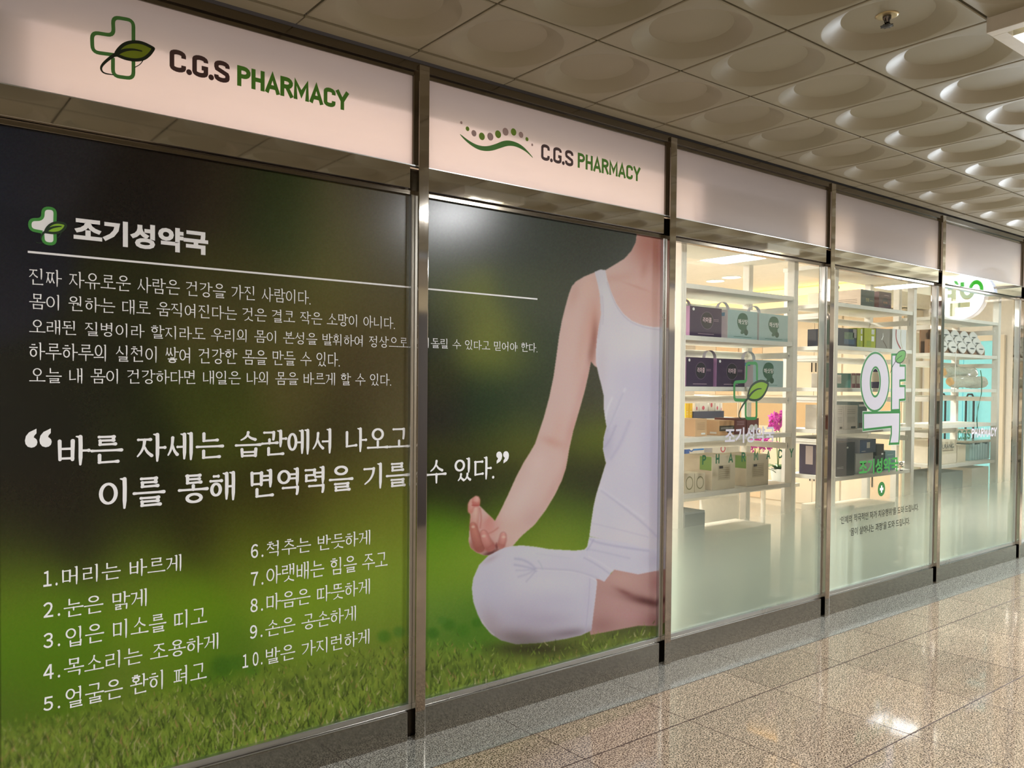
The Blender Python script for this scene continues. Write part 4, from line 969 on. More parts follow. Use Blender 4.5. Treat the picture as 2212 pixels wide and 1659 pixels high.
gm_ = mat('sign_letter_green', (40, 140, 20), .4, emit=(30, 180, 6), estr=.9)
def sign_poly(name, polys, x):
    mb = MB()
    for P in polys:
        n = len(mb.v); mb.v += [(x, sgy + sgr * a * 1.18, sgz + sgr * (b + .04) * 1.18) for a, b in P]; mb.f.append(tuple(range(n, n + len(P))))
    return mb.build(name, gm_, s, tri=True)
# faces -x: the reader sees +y on the left, so u runs towards -y
def U(P): return [(-a, b) for a, b in P]
ringo = [(-.30 + .27 * math.cos(t), .18 + .36 * math.sin(t)) for t in np.linspace(0, 2 * math.pi, 33)]
ringi = [(-.30 + .12 * math.cos(t), .18 + .19 * math.sin(t)) for t in np.linspace(0, 2 * math.pi, 33)]
sign_poly('letter_ring', [U([ringo[k], ringo[k + 1], ringi[k + 1], ringi[k]]) for k in range(32)], sgx - .001)
sign_poly('letter_bars', [U([(.1, -.2), (.26, -.2), (.26, .5), (.1, .5)]), U([(.26, .22), (.4, .22), (.4, .36), (.26, .36)]), U([(.26, -.06), (.4, -.06), (.4, .08), (.26, .08)]),
                          U([(-.4, -.46), (.3, -.46), (.3, -.28), (-.4, -.28)]), U([(.12, -.78), (.3, -.78), (.3, -.46), (.12, -.46)])], sgx - .001)
sign_poly('leaf', [U([(.28, .42), (.36, .56), (.5, .6), (.46, .46), (.36, .4)])], sgx - .0015)

# ------------------------------------------------------------------ the shop: shell
SZ = 2.72; XR = 10.2; YB = 5.4
CREAM = mat('cream_wall', (246, 238, 226), .6)
o = MB().quad((.3, .1, .0), (XR, .1, .0), (XR, YB, .0), (.3, YB, .0)).build('floor', mat('shop_floor', (206, 196, 178), .25, scale=12)); tag(o, 'pale floor inside the shop', 'floor', kind='structure')
o = MB().box(.3, XR, .11, YB, SZ, SZ + .02).build('ceiling', mat('shop_ceiling', (246, 240, 230), .7)); tag(o, 'white ceiling inside the shop', 'ceiling', kind='structure')
o = MB().box(.3, XR, YB, YB + .03, 0, SZ).build('wall_back', CREAM); tag(o, 'cream back wall of the shop', 'wall', kind='structure')
o = MB().box(XR, XR + .03, .12, YB, 0, SZ).build('wall_right', CREAM); tag(o, 'cream end wall of the shop behind the shelves', 'wall', kind='structure')
o = MB().box(.4, .47, .1, YB, 0, SZ).build('wall_left', CREAM); tag(o, 'cream end wall of the shop behind the posters', 'wall', kind='structure')
o = MB().box(8.72, XR, 1.55, YB, 2.50, SZ - .001).build('trim_4', mat('soffit_white', (246, 236, 214), .6)); tag(o, 'dropped white ceiling section with a warm glowing cove in the shop', 'soffit', kind='structure')
cv = MB().box(8.66, 8.72, 1.55, YB - .1, 2.62, 2.70).build('cove_light', mat('cove_glow', (255, 220, 140), .5, emit=(255, 190, 84), estr=4.2)); tag(cv, 'long warm yellow cove light strip along the dropped ceiling in the shop', 'light')
for k, (px, py) in enumerate([(1580, 598), (1545, 606), (1730, 628)]):
    P = onZ(px, py, SZ - .002)
    d = thing('downlight', ['round recessed downlight left of the glowing cove, nearer one', 'round recessed downlight left of the glowing cove, further one', 'round recessed downlight right of the glowing cove'][k], 'downlight', (P[0], P[1], SZ), 'downlights in the shop ceiling')
    MB().lathe([(.115, 0), (.11, -.012), (.095, -.012), (.09, 0)], (P[0], P[1], SZ), seg=28).build('ring', mat('white_ring', (245, 245, 240), .4), d)
    MB().lathe([(0, -.006), (.092, -.006)], (P[0], P[1], SZ), seg=28).build('lens', mat('downlight_glow', (255, 250, 235), .4, emit=(255, 244, 220), estr=9.0), d)

# cupboards along the end wall, a glazed aqua door, a service counter
WOOD = mat('cream_laminate', (244, 228, 202), .45, var=.05, scale=6); WOODD = mat('tan_laminate', (220, 186, 140), .45, var=.06, scale=6)
HND = mat('dark_handle', (44, 40, 38), .35, .5)
for k in range(4):
    ya = 1.62 + k * .74; cb = thing('tall_cupboard', 'cream tall cupboard against the shop end wall, ' + ['nearest the aqua glass door', 'second from the aqua glass door', 'third from the aqua glass door', 'deepest in the shop'][k], 'cupboard', (XR - .25, ya + .36, 0), 'cream cupboards in the shop')
    MB().box(XR - .46, XR - .006, ya, ya + .73, 0, 2.49).build('body', WOOD, cb)
    for q in range(2):
        for z0, z1 in ((.08, 1.02), (1.46, 2.46)):
            dr = MB().box(XR - .48, XR - .46, ya + .006 + q * .362, ya + .362 + q * .362 - .0, z0, z1).build('door', WOOD if (k + q) % 3 else mat('peach_laminate', (246, 214, 176), .45), cb, bevel=.002)
            MB().box(XR - .495, XR - .48, ya + (.33 if q == 0 else .385), ya + (.34 if q == 0 else .395), z0 + .3, z0 + .45).build('handle', HND, dr)
    MB().box(XR - .47, XR - .462, ya + .02, ya + .71, 1.06, 1.42).build('open_niche', WOODD, cb)
dr = thing('glass_door', 'aqua tinted glass door with dark hooped handles in the shop end wall', 'door', (XR - .02, 1.2, 0))
AQ = mat('aqua_glass', (150, 226, 232), .15, emit=(120, 216, 226), estr=.25)  # weak emission added so the tinted leaves look lit
MB().box(XR - .03, XR - .01, .80, 1.155, 0.02, 2.1).build('door_leaf', AQ, dr); MB().box(XR - .03, XR - .01, 1.165, 1.52, 0.02, 2.1).build('door_leaf', AQ, dr)
MB().box(XR - .05, XR - .005, .74, .80, 0, 2.16).box(XR - .05, XR - .005, 1.52, 1.58, 0, 2.16).box(XR - .05, XR - .005, .80, 1.52, 2.10, 2.16).build('frame', WOOD, dr)
for yy in (1.06, 1.36):
    MB().tube([(XR - .05, yy - .04, .86), (XR - .09, yy - .04, .9), (XR - .09, yy - .04, 1.46), (XR - .09, yy - .02, 1.50), (XR - .09, yy + .02, 1.50), (XR - .09, yy + .04, 1.46), (XR - .09, yy + .04, .9), (XR - .05, yy + .04, .86)], .012, 8).build('handle', HND, dr, smooth=True)

# ------------------------------------------------------------------ shelving right behind the glass
WH = mat('white_shelf', (236, 234, 224), .45); WHU = mat('white_profile', (240, 236, 226), .4)
SHZ = [2.17, 1.862, 1.557, 1.25, .911]
def shelf_unit(x0, x1, label):
    y0, y1 = .15, .56
    u = thing('display_shelf', label, 'shelving', ((x0 + x1) / 2, .35, 0), 'white display shelves behind the glass')
    for (xx, yy) in ((x0 - .015, y0 + .0), (x1 - .035, y0 + .0), (x0 - .015, y1 - .06), (x1 - .035, y1 - .06)):
        m_ = MB()
        for q in range(3): m_.box(xx + .001 + q * .0165, xx + .0155 + q * .0165, yy, yy + .05, 0, 2.42)
        m_.box(xx, xx + .05, yy + .003, yy + .047, 0, 2.42); m_.build('upright', WHU, u)
    for z in SHZ:
        MB().box(x0 + .037, x1 - .037, y0 + .006, y1 - .012, z - .028, z).build('shelf', WH, u, bevel=.0015)
        if z > 1.0:
            MB().tube([(x0 + .03, y1 - .04, z - .085), (x1 - .035, y1 - .04, z - .085)], .026, 12).build('back_rail', WHU, u, smooth=True)
            for xx in (x0 + .018, x1 - .03):
                b_ = MB().box(xx - .014, xx + .012, y0 + .03, y1 - .06, z - .11, z - .07); b_.box(xx - .016, xx + .014, y0 + .03, y1 - .06, z - .094, z - .087)
                b_.build('side_rail', WHU, u)
    MB().box(x0 - .015, x1 + .015, y0, y1, 2.42, 2.45).build('top_board', WH, u, bevel=.002)
    MB().box(x0, x1, y0 + .006, y1 - .01, .12, .15).build('bottom_shelf', WH, u)
    return u
UN = [(3.905, 5.105), (5.60, 6.80), (7.27, 8.44)]
shelf_unit(*UN[0], 'white open shelf unit behind the window with the large cross decal')
shelf_unit(*UN[1], 'white open shelf unit behind the window with the big outlined letter')
shelf_unit(*UN[2], 'white open shelf unit holding insoles behind the far window')
ls = MB().box(3.70, 3.735, .10, .125, .15, 2.30).build('light_strip', mat('strip_glow', (255, 250, 240), .4, emit=(255, 248, 232), estr=2.4)); tag(ls, 'upright white light strip at the left edge of the first clear window', 'light')
# boards behind the milk-white fascias; the insole one is added to block warm light
for (a, b), lab in zip(UN, ('white backing board above the shelf unit with the large cross decal', 'white backing board above the shelf unit with the outlined letter', 'white backing board above the shelf unit with the insoles')):
    o = MB().box(a - .01, b - .08, .10, .118, 2.46, SZ).build('backing_board', WH); tag(o, lab, 'board', 'boards above the shelf units')

# ------------------------------------------------------------------ goods on the shelves
PINKW = mat('pinkish_white_print', (236, 204, 214), .5); WHP = mat('white_print', (240, 240, 236), .5); INK = mat('brown_ink', (96, 74, 56), .6); DINK = mat('dark_ink', (40, 44, 46), .6)
def carton(name, label, cat, group, L, R, top, z0, y0, depth, front, side=None, lid=None, bev=.002):
    """a box whose front face spans the pixels L..R; top = pixel row of its upper left corner"""
    side = side or front; lid = lid or side
    z1 = onY(L, top, y0)[2]; ml = (top + proj((onY(L, top, y0)[0], y0, z0))[1]) / 2
    x0, x1 = onY(L, ml, y0)[0], onY(R, ml, y0)[0]
    if y0 < .5:                                   # goods stand between the uprights of their shelf unit
        ua, ub = min(UN, key=lambda q: abs((q[0] + q[1]) / 2 - (x0 + x1) / 2)); x0, x1 = max(x0, ua + .04), min(x1, ub - .04)
    t = thing(name, label, cat, ((x0 + x1) / 2, y0 + depth / 2, z0), group)
    me = bpy.data.meshes.new('body'); mb = MB().box(x0, x1, y0, y0 + depth, z0 + .0005, z1)
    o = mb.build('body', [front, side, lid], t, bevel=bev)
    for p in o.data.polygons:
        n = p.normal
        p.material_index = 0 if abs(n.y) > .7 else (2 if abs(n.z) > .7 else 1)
    t['_x0'], t['_x1'], t['_z0'], t['_z1'], t['_y'] = x0, x1, z0, z1, y0
    return t, (x0, x1, z0, z1, y0)
def at(g, u, v): x0, x1, z0, z1, y = g; v = max(v, .02); return x0 + (x1 - x0) * u, z0 + (z1 - z0) * v
def fpatch(t, g, name, u0, u1, v0, v1, m, off=.0008):
    a, b = at(g, u0, v0), at(g, u1, v1); y = g[4] - off
    return MB().quad((a[0], y, a[1]), (b[0], y, a[1]), (b[0], y, b[1]), (a[0], y, b[1])).build(name, m, t)
def spatch(t, g, name, depth, d0, d1, v0, v1, m):
    x = g[0] - .0008; z0, z1 = g[2], g[3]; ya, yb = g[4] + depth * d0, g[4] + depth * d1
    return MB().quad((x, yb, z0 + (z1 - z0) * v0), (x, ya, z0 + (z1 - z0) * v0), (x, ya, z0 + (z1 - z0) * v1), (x, yb, z0 + (z1 - z0) * v1)).build(name, m, t)
def ftext(t, g, name, s_, u0, u1, v0, v1, m, off=.0, o=.0012):
    a, b = at(g, u0, v0), at(g, u1, v1); return text_plane(name, s_, a[0], b[0], a[1], b[1], g[4] - o, m, t, off)
def oval(t, g, name, u, v, ru, rv, m, o=.0008):
    x0, x1, z0, z1, y = g; c = at(g, u, v); return MB().poly([(c[0] + ru * (x1 - x0) * math.cos(q * math.pi / 16), c[1] + rv * (z1 - z0) * math.sin(q * math.pi / 16)) for q in range(32)], y - o).build(name, m, t)
def lines(t, g, name, u0, u1, rows, h, m, o=.0009):
    mb = MB()
    for v in rows:
        a, b = at(g, u0, v), at(g, u1, v + h * .55); mb.quad((a[0], g[4] - o, a[1]), (b[0], g[4] - o, a[1]), (b[0], g[4] - o, b[1]), (a[0], g[4] - o, b[1]))
    return mb.build(name, m, t)
def handle(t, g, u0, u1, rise, m, depth):
    x0, x1, z0, z1, y = g; ym = y + depth * .5; a, b = at(g, u0, 1)[0], at(g, u1, 1)[0]; mb = MB(); n = 14
    P = [(a + (b - a) * (.5 - .5 * math.cos(math.pi * q / n)), z1 + rise * math.sin(math.pi * q / n) ** .8) for q in range(n + 1)]
    for (p, q) in zip(P[:-1], P[1:]):
        mb.quad((p[0], ym - .011, p[1]), (q[0], ym - .011, q[1]), (q[0], ym + .011, q[1]), (p[0], ym + .011, p[1]))
    o = mb.build('handle', m, t); sm = o.modifiers.new('thick', 'SOLIDIFY'); sm.thickness = .0025; return o
PUR = mat('deep_purple_card', (56, 36, 70), .4, var=.12, scale=9); PURS = mat('purple_pink_side', (196, 150, 196), .5); TEAL = mat('pale_teal_card', (168, 194, 190), .45); TEALS = mat('pale_grey_side', (206, 204, 200), .5)  # pink light on the purple boxes' sides is put into the card colour
OVD = mat('dark_oval', (36, 34, 44), .5); MOT = mat('motif_green', (54, 104, 80), .5); HNDM = mat('grey_strap', (226, 222, 230), .5)
GP = 'gift boxes with handles in the first clear window'
def purple(L, R, top, z, lab):
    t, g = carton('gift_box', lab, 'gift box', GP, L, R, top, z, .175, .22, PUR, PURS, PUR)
    oval(t, g, 'emblem', .53, .55, .20, .30, mat('oval_line', (120, 100, 126), .5)); oval(t, g, 'emblem_field', .53, .55, .19, .285, OVD, .001)
    ftext(t, g, 'lettering', '라파콜', .40, .67, .48, .66, PINKW, .012); oval(t, g, 'seal', .11, .9, .035, .05, WHP); lines(t, g, 'small_print', .25, .75, (.085,), .02, PINKW)
    lines(t, g, 'small_print', .74, .9, (.6, .55), .012, PINKW); handle(t, g, .05, .45, .055, HNDM, .22)
def teal(L, R, top, z, lab):
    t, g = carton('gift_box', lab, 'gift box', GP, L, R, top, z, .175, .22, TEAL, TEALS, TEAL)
    x0, x1, z0, z1, y = g
    mo = [(.34, .80), (.40, .90), (.52, .93), (.63, .87), (.67, .74), (.66, .60), (.68, .52), (.62, .46), (.64, .36), (.58, .28), (.54, .20), (.44, .17), (.42, .24), (.46, .30), (.38, .36), (.33, .46), (.30, .62)]
    MB().poly(chaikin([at(g, u, v) for u, v in mo], 2, True), y - .0008).build('emblem', MOT, t, tri=True)
    oval(t, g, 'seal', .61, .25, .07, .11, mat('seal_green', (38, 84, 62), .5), .001); ftext(t, g, 'lettering', '해삿탕', .34, .66, .52, .70, WHP, .012); lines(t, g, 'small_print', .2, .8, (.07,), .022, MOT)
    spatch(t, g, 'side_label', .22, .1, .5, .78, .9, mat('blue_label', (96, 160, 186), .5)); handle(t, g, .12, .5, .06, HNDM, .22)
purple(1490, 1559, 660, SHZ[1], 'purple gift box with handle on the upper shelf beside pale teal boxes')
teal(1572, 1636, 668, SHZ[1], 'pale teal gift box in the middle of the upper shelf, next to the purple one')
teal(1640, 1702, 676, SHZ[1], 'pale teal gift box at the right end of the upper shelf')
purple(1482, 1541, 771, SHZ[2], 'purple gift box at the left end of the lower row')
purple(1548, 1609, 774, SHZ[2], 'purple gift box in the middle of the lower row behind the cross decal')
teal(1627, 1692, 777, SHZ[2], 'pale teal gift box at the right end of the lower row, behind the leaf decal')

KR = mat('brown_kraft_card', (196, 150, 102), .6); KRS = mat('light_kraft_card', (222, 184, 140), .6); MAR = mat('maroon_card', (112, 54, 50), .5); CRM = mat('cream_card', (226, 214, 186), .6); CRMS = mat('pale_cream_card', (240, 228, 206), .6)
GD = 'cartons on the middle shelf of the first clear window'
def cart(L, R, top, z, y0, d, f, s_, lab, group=GD, name='carton', cat='carton'):
    return carton(name, lab, cat, group, L, R, top, z, y0, d, f, s_)
t, g = cart(1502, 1527, 905, SHZ[3], .21, .16, KRS, KRS, 'small brown carton at the left of the middle shelf'); lines(t, g, 'small_print', .15, .8, (.75, .66, .57, .48, .39), .02, INK); fpatch(t, g, 'sticker', .5, .85, .1, .2, WHP)
t, g = cart(1554, 1586, 909, SHZ[3], .19, .20, KR, KRS, 'brown carton with dark band, beside the maroon carton on the middle shelf'); fpatch(t, g, 'band', 0, 1, .3, .66, mat('dark_olive_band', (70, 62, 40), .5)); lines(t, g, 'small_print', .1, .9, (.52, .44), .03, WHP)
spatch(t, g, 'sticker', .2, .1, .35, .12, .24, WHP)
t, g = cart(1588, 1611, 904, SHZ[3], .23, .16, MAR, MAR, 'maroon carton left of its twin on the middle shelf'); lines(t, g, 'small_print', .15, .85, (.8, .7, .6), .03, PINKW)
t, g = cart(1613, 1639, 904, SHZ[3], .23, .16, MAR, MAR, 'maroon carton with pale motif at the right of the middle shelf'); oval(t, g, 'emblem', .4, .4, .2, .2, WHP); oval(t, g, 'emblem', .75, .42, .16, .2, WHP)
GE = 'cartons on the lowest clear shelf of the first clear window'
t, g = cart(1478, 1500, 1023, SHZ[4], .19, .24, CRM, CRM, 'drab yellow carton with round print at the far left of the lowest shelf', GE); oval(t, g, 'emblem', .5, .5, .36, .34, mat('drab_ring', (150, 144, 104), .6)); oval(t, g, 'emblem_field', .5, .5, .30, .28, CRM, .001)
t, g = cart(1501, 1523, 1023, SHZ[4], .19, .24, CRM, CRM, 'drab yellow carton with round print, second from the left on the lowest shelf', GE); oval(t, g, 'emblem', .5, .5, .36, .34, mat('drab_ring', (150, 144, 104), .6)); oval(t, g, 'emblem_field', .5, .5, .30, .28, CRM, .001)
GT = mat('green_tab', (150, 190, 104), .5); BAR = mat('barcode_ink', (60, 58, 54), .6)
for (L, R, top, lab) in ((1538, 1588, 986, 'cream carton with green corner tab in the middle of the lowest shelf'), (1613, 1660, 984, 'cream carton with green corner tab at the right of the lowest shelf')):
    t, g = cart(L, R, top, SHZ[4], .19, .22, CRM, CRMS, lab, GE)
    spatch(t, g, 'green_tab', .22, .02, .42, .58, .98, GT); fpatch(t, g, 'info_panel', .25, .78, .28, .72, mat('drab_panel', (204, 192, 162), .6)); lines(t, g, 'small_print', .29, .74, (.64, .58, .52, .46, .40, .34), .012, INK, .0012); fpatch(t, g, 'barcode', .3, .46, .62, .70, BAR, .0014)
t, g = cart(1556, 1664, 1150, .155, .2, .28, CRM, CRMS, 'big pale carton on the bottom shelf behind the frosted film, below the cross', None)
lines(t, g, 'small_print', .05, .95, (.9,), .015, INK)
t, g = cart(1478, 1521, 1108, .155, .2, .28, mat('grey_blue_card', (150, 158, 160), .6), None, 'grey carton on the bottom shelf in the left corner of the window', None)
fpatch(t, g, 'band', 0, 1, .86, .98, mat('slate_band', (110, 118, 124), .6))

# unit in the second clear window
GB = 'cartons on the top shelf of the second clear window'
DTE = mat('dark_teal_card', (44, 66, 62), .45, var=.1); MRN = mat('plum_card', (74, 44, 54), .45); PCH = mat('peach_white_card', (238, 216, 194), .6); LIME = mat('lime_card', (176, 182, 48), .5, var=.08, scale=20); NAVY = mat('navy_card', (34, 46, 66), .4, var=.1); GRYC = mat('grey_card', (150, 144, 134), .5)
GOLD = mat('pale_gold_print', (200, 190, 130), .5)
_q0, _q1 = proj((5.989, .447, 2.23)), proj((6.19, .447, 2.23))
t, g = cart(_q0[0], _q1[0], proj((5.989, .447, 2.296))[1], SHZ[0], .447, .15, DTE, PCH, 'peach-white carton at the left of the top shelf, half hidden by the frame', GB)
t, g = cart(1859.5, 1889, 624, SHZ[0], .175, .27, DTE, PCH, 'dark teal carton with peach-white side on the top shelf', GB); ftext(t, g, 'lettering', '건강', .35, .6, .3, .5, GOLD, .01)
lines(t, g, 'small_print', .66, .9, (.36,), .03, GOLD); x = g[0] - .001
mb = MB(); mb.lathe([(0, 0), (.026, 0)], (x, g[4] + .19, g[2] + .15), 'x', 20, .8); mb.build('side_oval', INK, t)
spatch(t, g, 'side_print', .27, .1, .9, .2, .22, INK); spatch(t, g, 'side_print', .27, .1, .9, .3, .32, INK); spatch(t, g, 'side_print', .27, .1, .9, .4, .42, INK)
t, g = cart(1899, 1925.5, 629, SHZ[0], .19, .14, MRN, mat('plum_side', (116, 78, 90), .5), 'plum carton at the right of the top shelf', GB); oval(t, g, 'emblem', .5, .42, .26, .26, OVD); ftext(t, g, 'lettering', '라파', .33, .68, .3, .44, mat('copper_print', (190, 130, 96), .5), .01, .0012); lines(t, g, 'small_print', .4, .8, (.8,), .02, PINKW)
GC = 'boxes on the second shelf of the second clear window'
t, g = cart(1811, 1850, 708, SHZ[1], .175, .24, NAVY, NAVY, 'navy box with a landscape picture at the left of the second shelf', GC); fpatch(t, g, 'picture', .32, .86, .38, .80, mat('picture_green', (96, 118, 92), .5, var=.5, scale=60)); fpatch(t, g, 'picture_band', .3, .9, .12, .40, mat('picture_blue', (62, 88, 112), .5, var=.3, scale=40), .001); fpatch(t, g, 'grey_corner', .8, 1, .5, 1, GRYC)
for L, R, lab in ((1852, 1864, 'narrow lime green box on the second shelf beside the navy box'), (1867, 1891.5, 'wide lime green box on the second shelf beside the grey box')):
    t, g = cart(L, R, 708, SHZ[1], .18, .2, LIME, LIME, lab, GC); fpatch(t, g, 'barcode', .62, .86, .7, .95, WHP); fpatch(t, g, 'sticker', .62, .86, .34, .6, WHP); fpatch(t, g, 'green_field', .2, .6, .06, .36, mat('lime_dark', (150, 168, 60), .5)); lines(t, g, 'barcode_lines', .66, .82, (.73, .79, .85, .91), .025, BAR, .0014)
t, g = cart(1892.5, 1922, 708.5, SHZ[1], .18, .2, GRYC, GRYC, 'grey box with a pale brush stroke on the second shelf', GC)
MB().ribbon([at(g, u, v) for u, v in ((.48, .78), (.5, .62), (.44, .5), (.4, .44))], [.004, .010, .008, .012], g[4] - .001).build('brush_stroke', WHP, t); MB().ribbon([at(g, u, v) for u, v in ((.5, .4), (.68, .2), (.8, .04))], .006, g[4] - .001).build('dark_stroke', INK, t)
t, g = cart(1927.5, 1958, 710, SHZ[1], .19, .2, mat('marble_white_card', (222, 224, 222), .5), None, 'white box with curved red stripe on the second shelf', GC)
MB().ribbon(chaikin([at(g, u, v) for u, v in ((.26, .98), (.24, .6), (.38, .3), (.6, .06))], 2), .012, g[4] - .001).build('red_stripe', mat('red_print', (176, 70, 74), .5), t); MB().ribbon(chaikin([at(g, u, v) for u, v in ((.6, .98), (.56, .6), (.62, .3), (.74, .05))], 2), .004, g[4] - .001).build('gold_line', GOLD, t)
GF = 'boxes on the third shelf of the second clear window'
TG = mat('teal_green_card', (62, 130, 116), .5); WC = mat('white_card', (234, 228, 218), .55)
t, g = cart(1808, 1838, 806, SHZ[2], .2, .2, TG, WC, 'teal green box at the left of the third shelf', GF); fpatch(t, g, 'white_label', .02, .3, .3, .9, WC); lines(t, g, 'small_print', .05, .27, (.4, .5, .6, .7), .02, MAR, .001)
t, g = cart(1839.5, 1848, 806, SHZ[2], .2, .2, mat('maroon_white_card', (150, 90, 100), .5), WC, 'narrow maroon and white box on the third shelf beside the teal green box', GF); fpatch(t, g, 'white_label', .1, .9, .3, .85, WC)
t, g = cart(1849, 1860, 806, SHZ[2], .2, .2, mat('maroon_white_card', (150, 90, 100), .5), WC, 'narrow maroon and white box on the third shelf next to the violet bottle', GF); fpatch(t, g, 'white_label', .1, .9, .3, .85, WC)
a = onY(1891, 836, .22); bt = thing('bottle', 'violet bottle with pale label showing through the hole of the big letter', 'bottle', (a[0], .22, SHZ[2]))
VB = mat('violet_bottle', (62, 44, 92), .2)
MB().lathe([(0, .0005), (.036, .0005), (.038, .006), (.038, .145), (.030, .165), (.016, .178), (.016, .185)], (a[0], .22, SHZ[2]), seg=28).build('body', VB, bt, smooth=True); MB().lathe([(.019, .182), (.019, .215), (.016, .218), (0, .218)], (a[0], .22, SHZ[2]), seg=24).build('cap', WHP, bt); MB().lathe([(.0385, .05), (.0385, .125)], (a[0], .22, SHZ[2]), seg=28).build('paper_label', CRMS, bt, smooth=True)
GG = 'boxes on the fourth shelf of the second clear window'
for L, R, lab in ((1806, 1822, 'white carton with small print at the left end of the fourth shelf'), (1824, 1852.5, 'white carton with small print on the fourth shelf beside the slate box')):
    t, g = cart(L, R, 876, SHZ[3], .18, .24, WC, WC, lab, GG); lines(t, g, 'small_print', .2, .8, (.82, .74, .66, .5, .44, .38, .32), .014, INK); fpatch(t, g, 'barcode', .5, .85, .05, .13, BAR)
t, g = cart(1855, 1873, 868, SHZ[3], .26, .2, mat('slate_teal_card', (92, 112, 116), .5), None, 'slate box with pale top band on the fourth shelf', GG); fpatch(t, g, 'band', 0, 1, .82, .9, WHP); fpatch(t, g, 'dark_foot', 0, 1, 0, .2, mat('dark_brown_foot', (70, 56, 52), .5))
GI = 'boxes on the fifth shelf of the second clear window'
DNV = mat('black_navy_card', (44, 46, 60), .4); DPU = mat('dusk_purple_side', (92, 84, 108), .5)
t, g = cart(1806, 1846, 957, SHZ[4], .18, .29, DNV, DPU, 'large dark navy box at the left of the fifth shelf', GI); oval(t, g, 'emblem', .6, .84, .05, .03, WHP); lines(t, g, 'small_print', .05, .4, (.27, .23), .012, WHP)
for d0 in (.12, .62): spatch(t, g, 'side_label', .29, d0, d0 + .2, .3, .86, mat('pink_white_label', (232, 216, 216), .5))
t, g = cart(1848, 1886, 980, SHZ[4], .2, .22, mat('pale_grey_card', (206, 208, 206), .5), None, 'pale grey box under the blue box on the fifth shelf', GI); zt = g[3]
t, g = cart(1857.5, 1892, 950, zt, .19, .22, mat('blue_card', (44, 78, 122), .45), mat('pale_lilac_side', (190, 194, 206), .5), 'blue box lying on the pale grey box on the fifth shelf', GI); fpatch(t, g, 'white_label', .42, .62, .35, .78, WHP); lines(t, g, 'small_print', .1, .35, (.12,), .05, WHP)
t, g = cart(1889, 1909, 985, SHZ[4], .2, .2, DTE, None, 'dark green box under the black box on the fifth shelf', GI); zt = g[3]
t, g = cart(1893.2, 1909.5, 960, zt, .2, .18, mat('black_card', (34, 34, 34), .5), None, 'small black box on top of the dark green box on the fifth shelf', GI); fpatch(t, g, 'sticker', .66, .9, .05, .2, WHP)
t, g = cart(1912, 1934, 975, SHZ[4], .21, .2, mat('muted_teal_card', (104, 138, 140), .5), None, 'muted teal box at the right of the fifth shelf', GI); lines(t, g, 'small_print', .2, .8, (.8, .6), .02, WHP)
t, g = cart(1846, 1932, 1098, .155, .2, .28, CRM, CRMS, 'large pale carton on the bottom shelf behind the frosted film, under the green plus', None); fpatch(t, g, 'green_mark', .1, .35, .72, .86, mat('faded_green_print', (176, 190, 140), .6))
t, g = cart(1806, 1844, 1098, .155, .2, .28, CRM, CRMS, 'pale carton on the bottom shelf in the left corner, beside the frosted lettering', None); fpatch(t, g, 'green_mark', .2, .7, .9, .95, GT)

# unit in the far window: insoles, wrapped bundles, boxes
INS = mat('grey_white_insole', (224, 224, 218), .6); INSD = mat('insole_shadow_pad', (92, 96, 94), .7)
def insole_mesh():
    mb = MB(); prof = []
    for q in range(28):
        t_ = 2 * math.pi * q / 28; z = math.cos(t_); w_ = .078 * (1 - .18 * max(0, -z)) * (1.0 if z < 0 else 1.0); prof.append((w_ * math.sin(t_) * (1 - .12 * math.cos(2 * t_)), .085 + .085 * z))
    n = len(prof)
    for y, k in ((0, 1), (-.006, .97), (-.009, .9)):
        mb.v += [(x * k, y - .02 * max(0, (z - .1) / .07) ** 2 * 0, .085 + (z - .085) * k) for x, z in prof]
    for L_ in range(2):
        for q in range(n): mb.f.append((L_ * n + q, L_ * n + (q + 1) % n, (L_ + 1) * n + (q + 1) % n, (L_ + 1) * n + q))
    mb.f.append(tuple(2 * n + q for q in range(n))); mb.f.append(tuple(reversed(range(n))))
    return mb
proto = None; pad_me = None
rown = ['bottom', 'middle', 'top']; coln = ['first', 'second', 'third', 'fourth', 'fifth']
for ci, px in enumerate((2049, 2073, 2101, 2122, 2137)):
    for ri in range(3):
        y = .238 + .03 * ri; X = 7.50 + .188 * ci; z = SHZ[1] + .0085 + .055 * ri
        lab = 'grey white insole standing in the %s row, %s column from the left' % (rown[ri], coln[ci])
        if proto is None:
            proto = insole_mesh().build('insole', INS, None); pad = MB().poly([(.05 * math.cos(q * math.pi / 10), (.082 + .010 * math.sin(q * math.pi / 10))) for q in range(20)], -.0102).build('heel_pad', INSD, None); pad.parent = proto; o = proto  # dark sliver painted in for the shade between overlapping tips
        else:
            o = proto.copy(); C.objects.link(o); p2 = pad.copy(); C.objects.link(p2); p2.parent = o
        o.location = (X, y, z); o.rotation_euler = (-.10, 0, 0); o.scale = (1, 1, .62); tag(o, lab, 'insole', 'insoles in the far window')
a, b = onY(2040, 760, .19), onY(2145, 760, .19)
st = thing('insole_rack', 'brown stepped card rack holding the insoles on the second shelf', 'rack', ((a[0] + b[0]) / 2, .3, SHZ[1]))
rx0, rx1 = UN[2][0] + .05, UN[2][1] - .06
for k in range(3): MB().box(rx0, rx1, .222 + .03 * k, .251 + .03 * k, SHZ[1] + .0005, SHZ[1] + .055 * k + .006).build('step', mat('brown_card', (150, 112, 78), .6), st)
MB().box(rx0, rx1, .345, .355, SHZ[1] + .0005, SHZ[1] + .225).build('back_card', mat('brown_card', (150, 112, 78), .6), st)
MB().box(onY(2079, 745, .33)[0], onY(2094, 745, .33)[0], .33, .3449, SHZ[1] + .06, SHZ[1] + .17).build('red_label', mat('red_card', (170, 60, 50), .5), st)
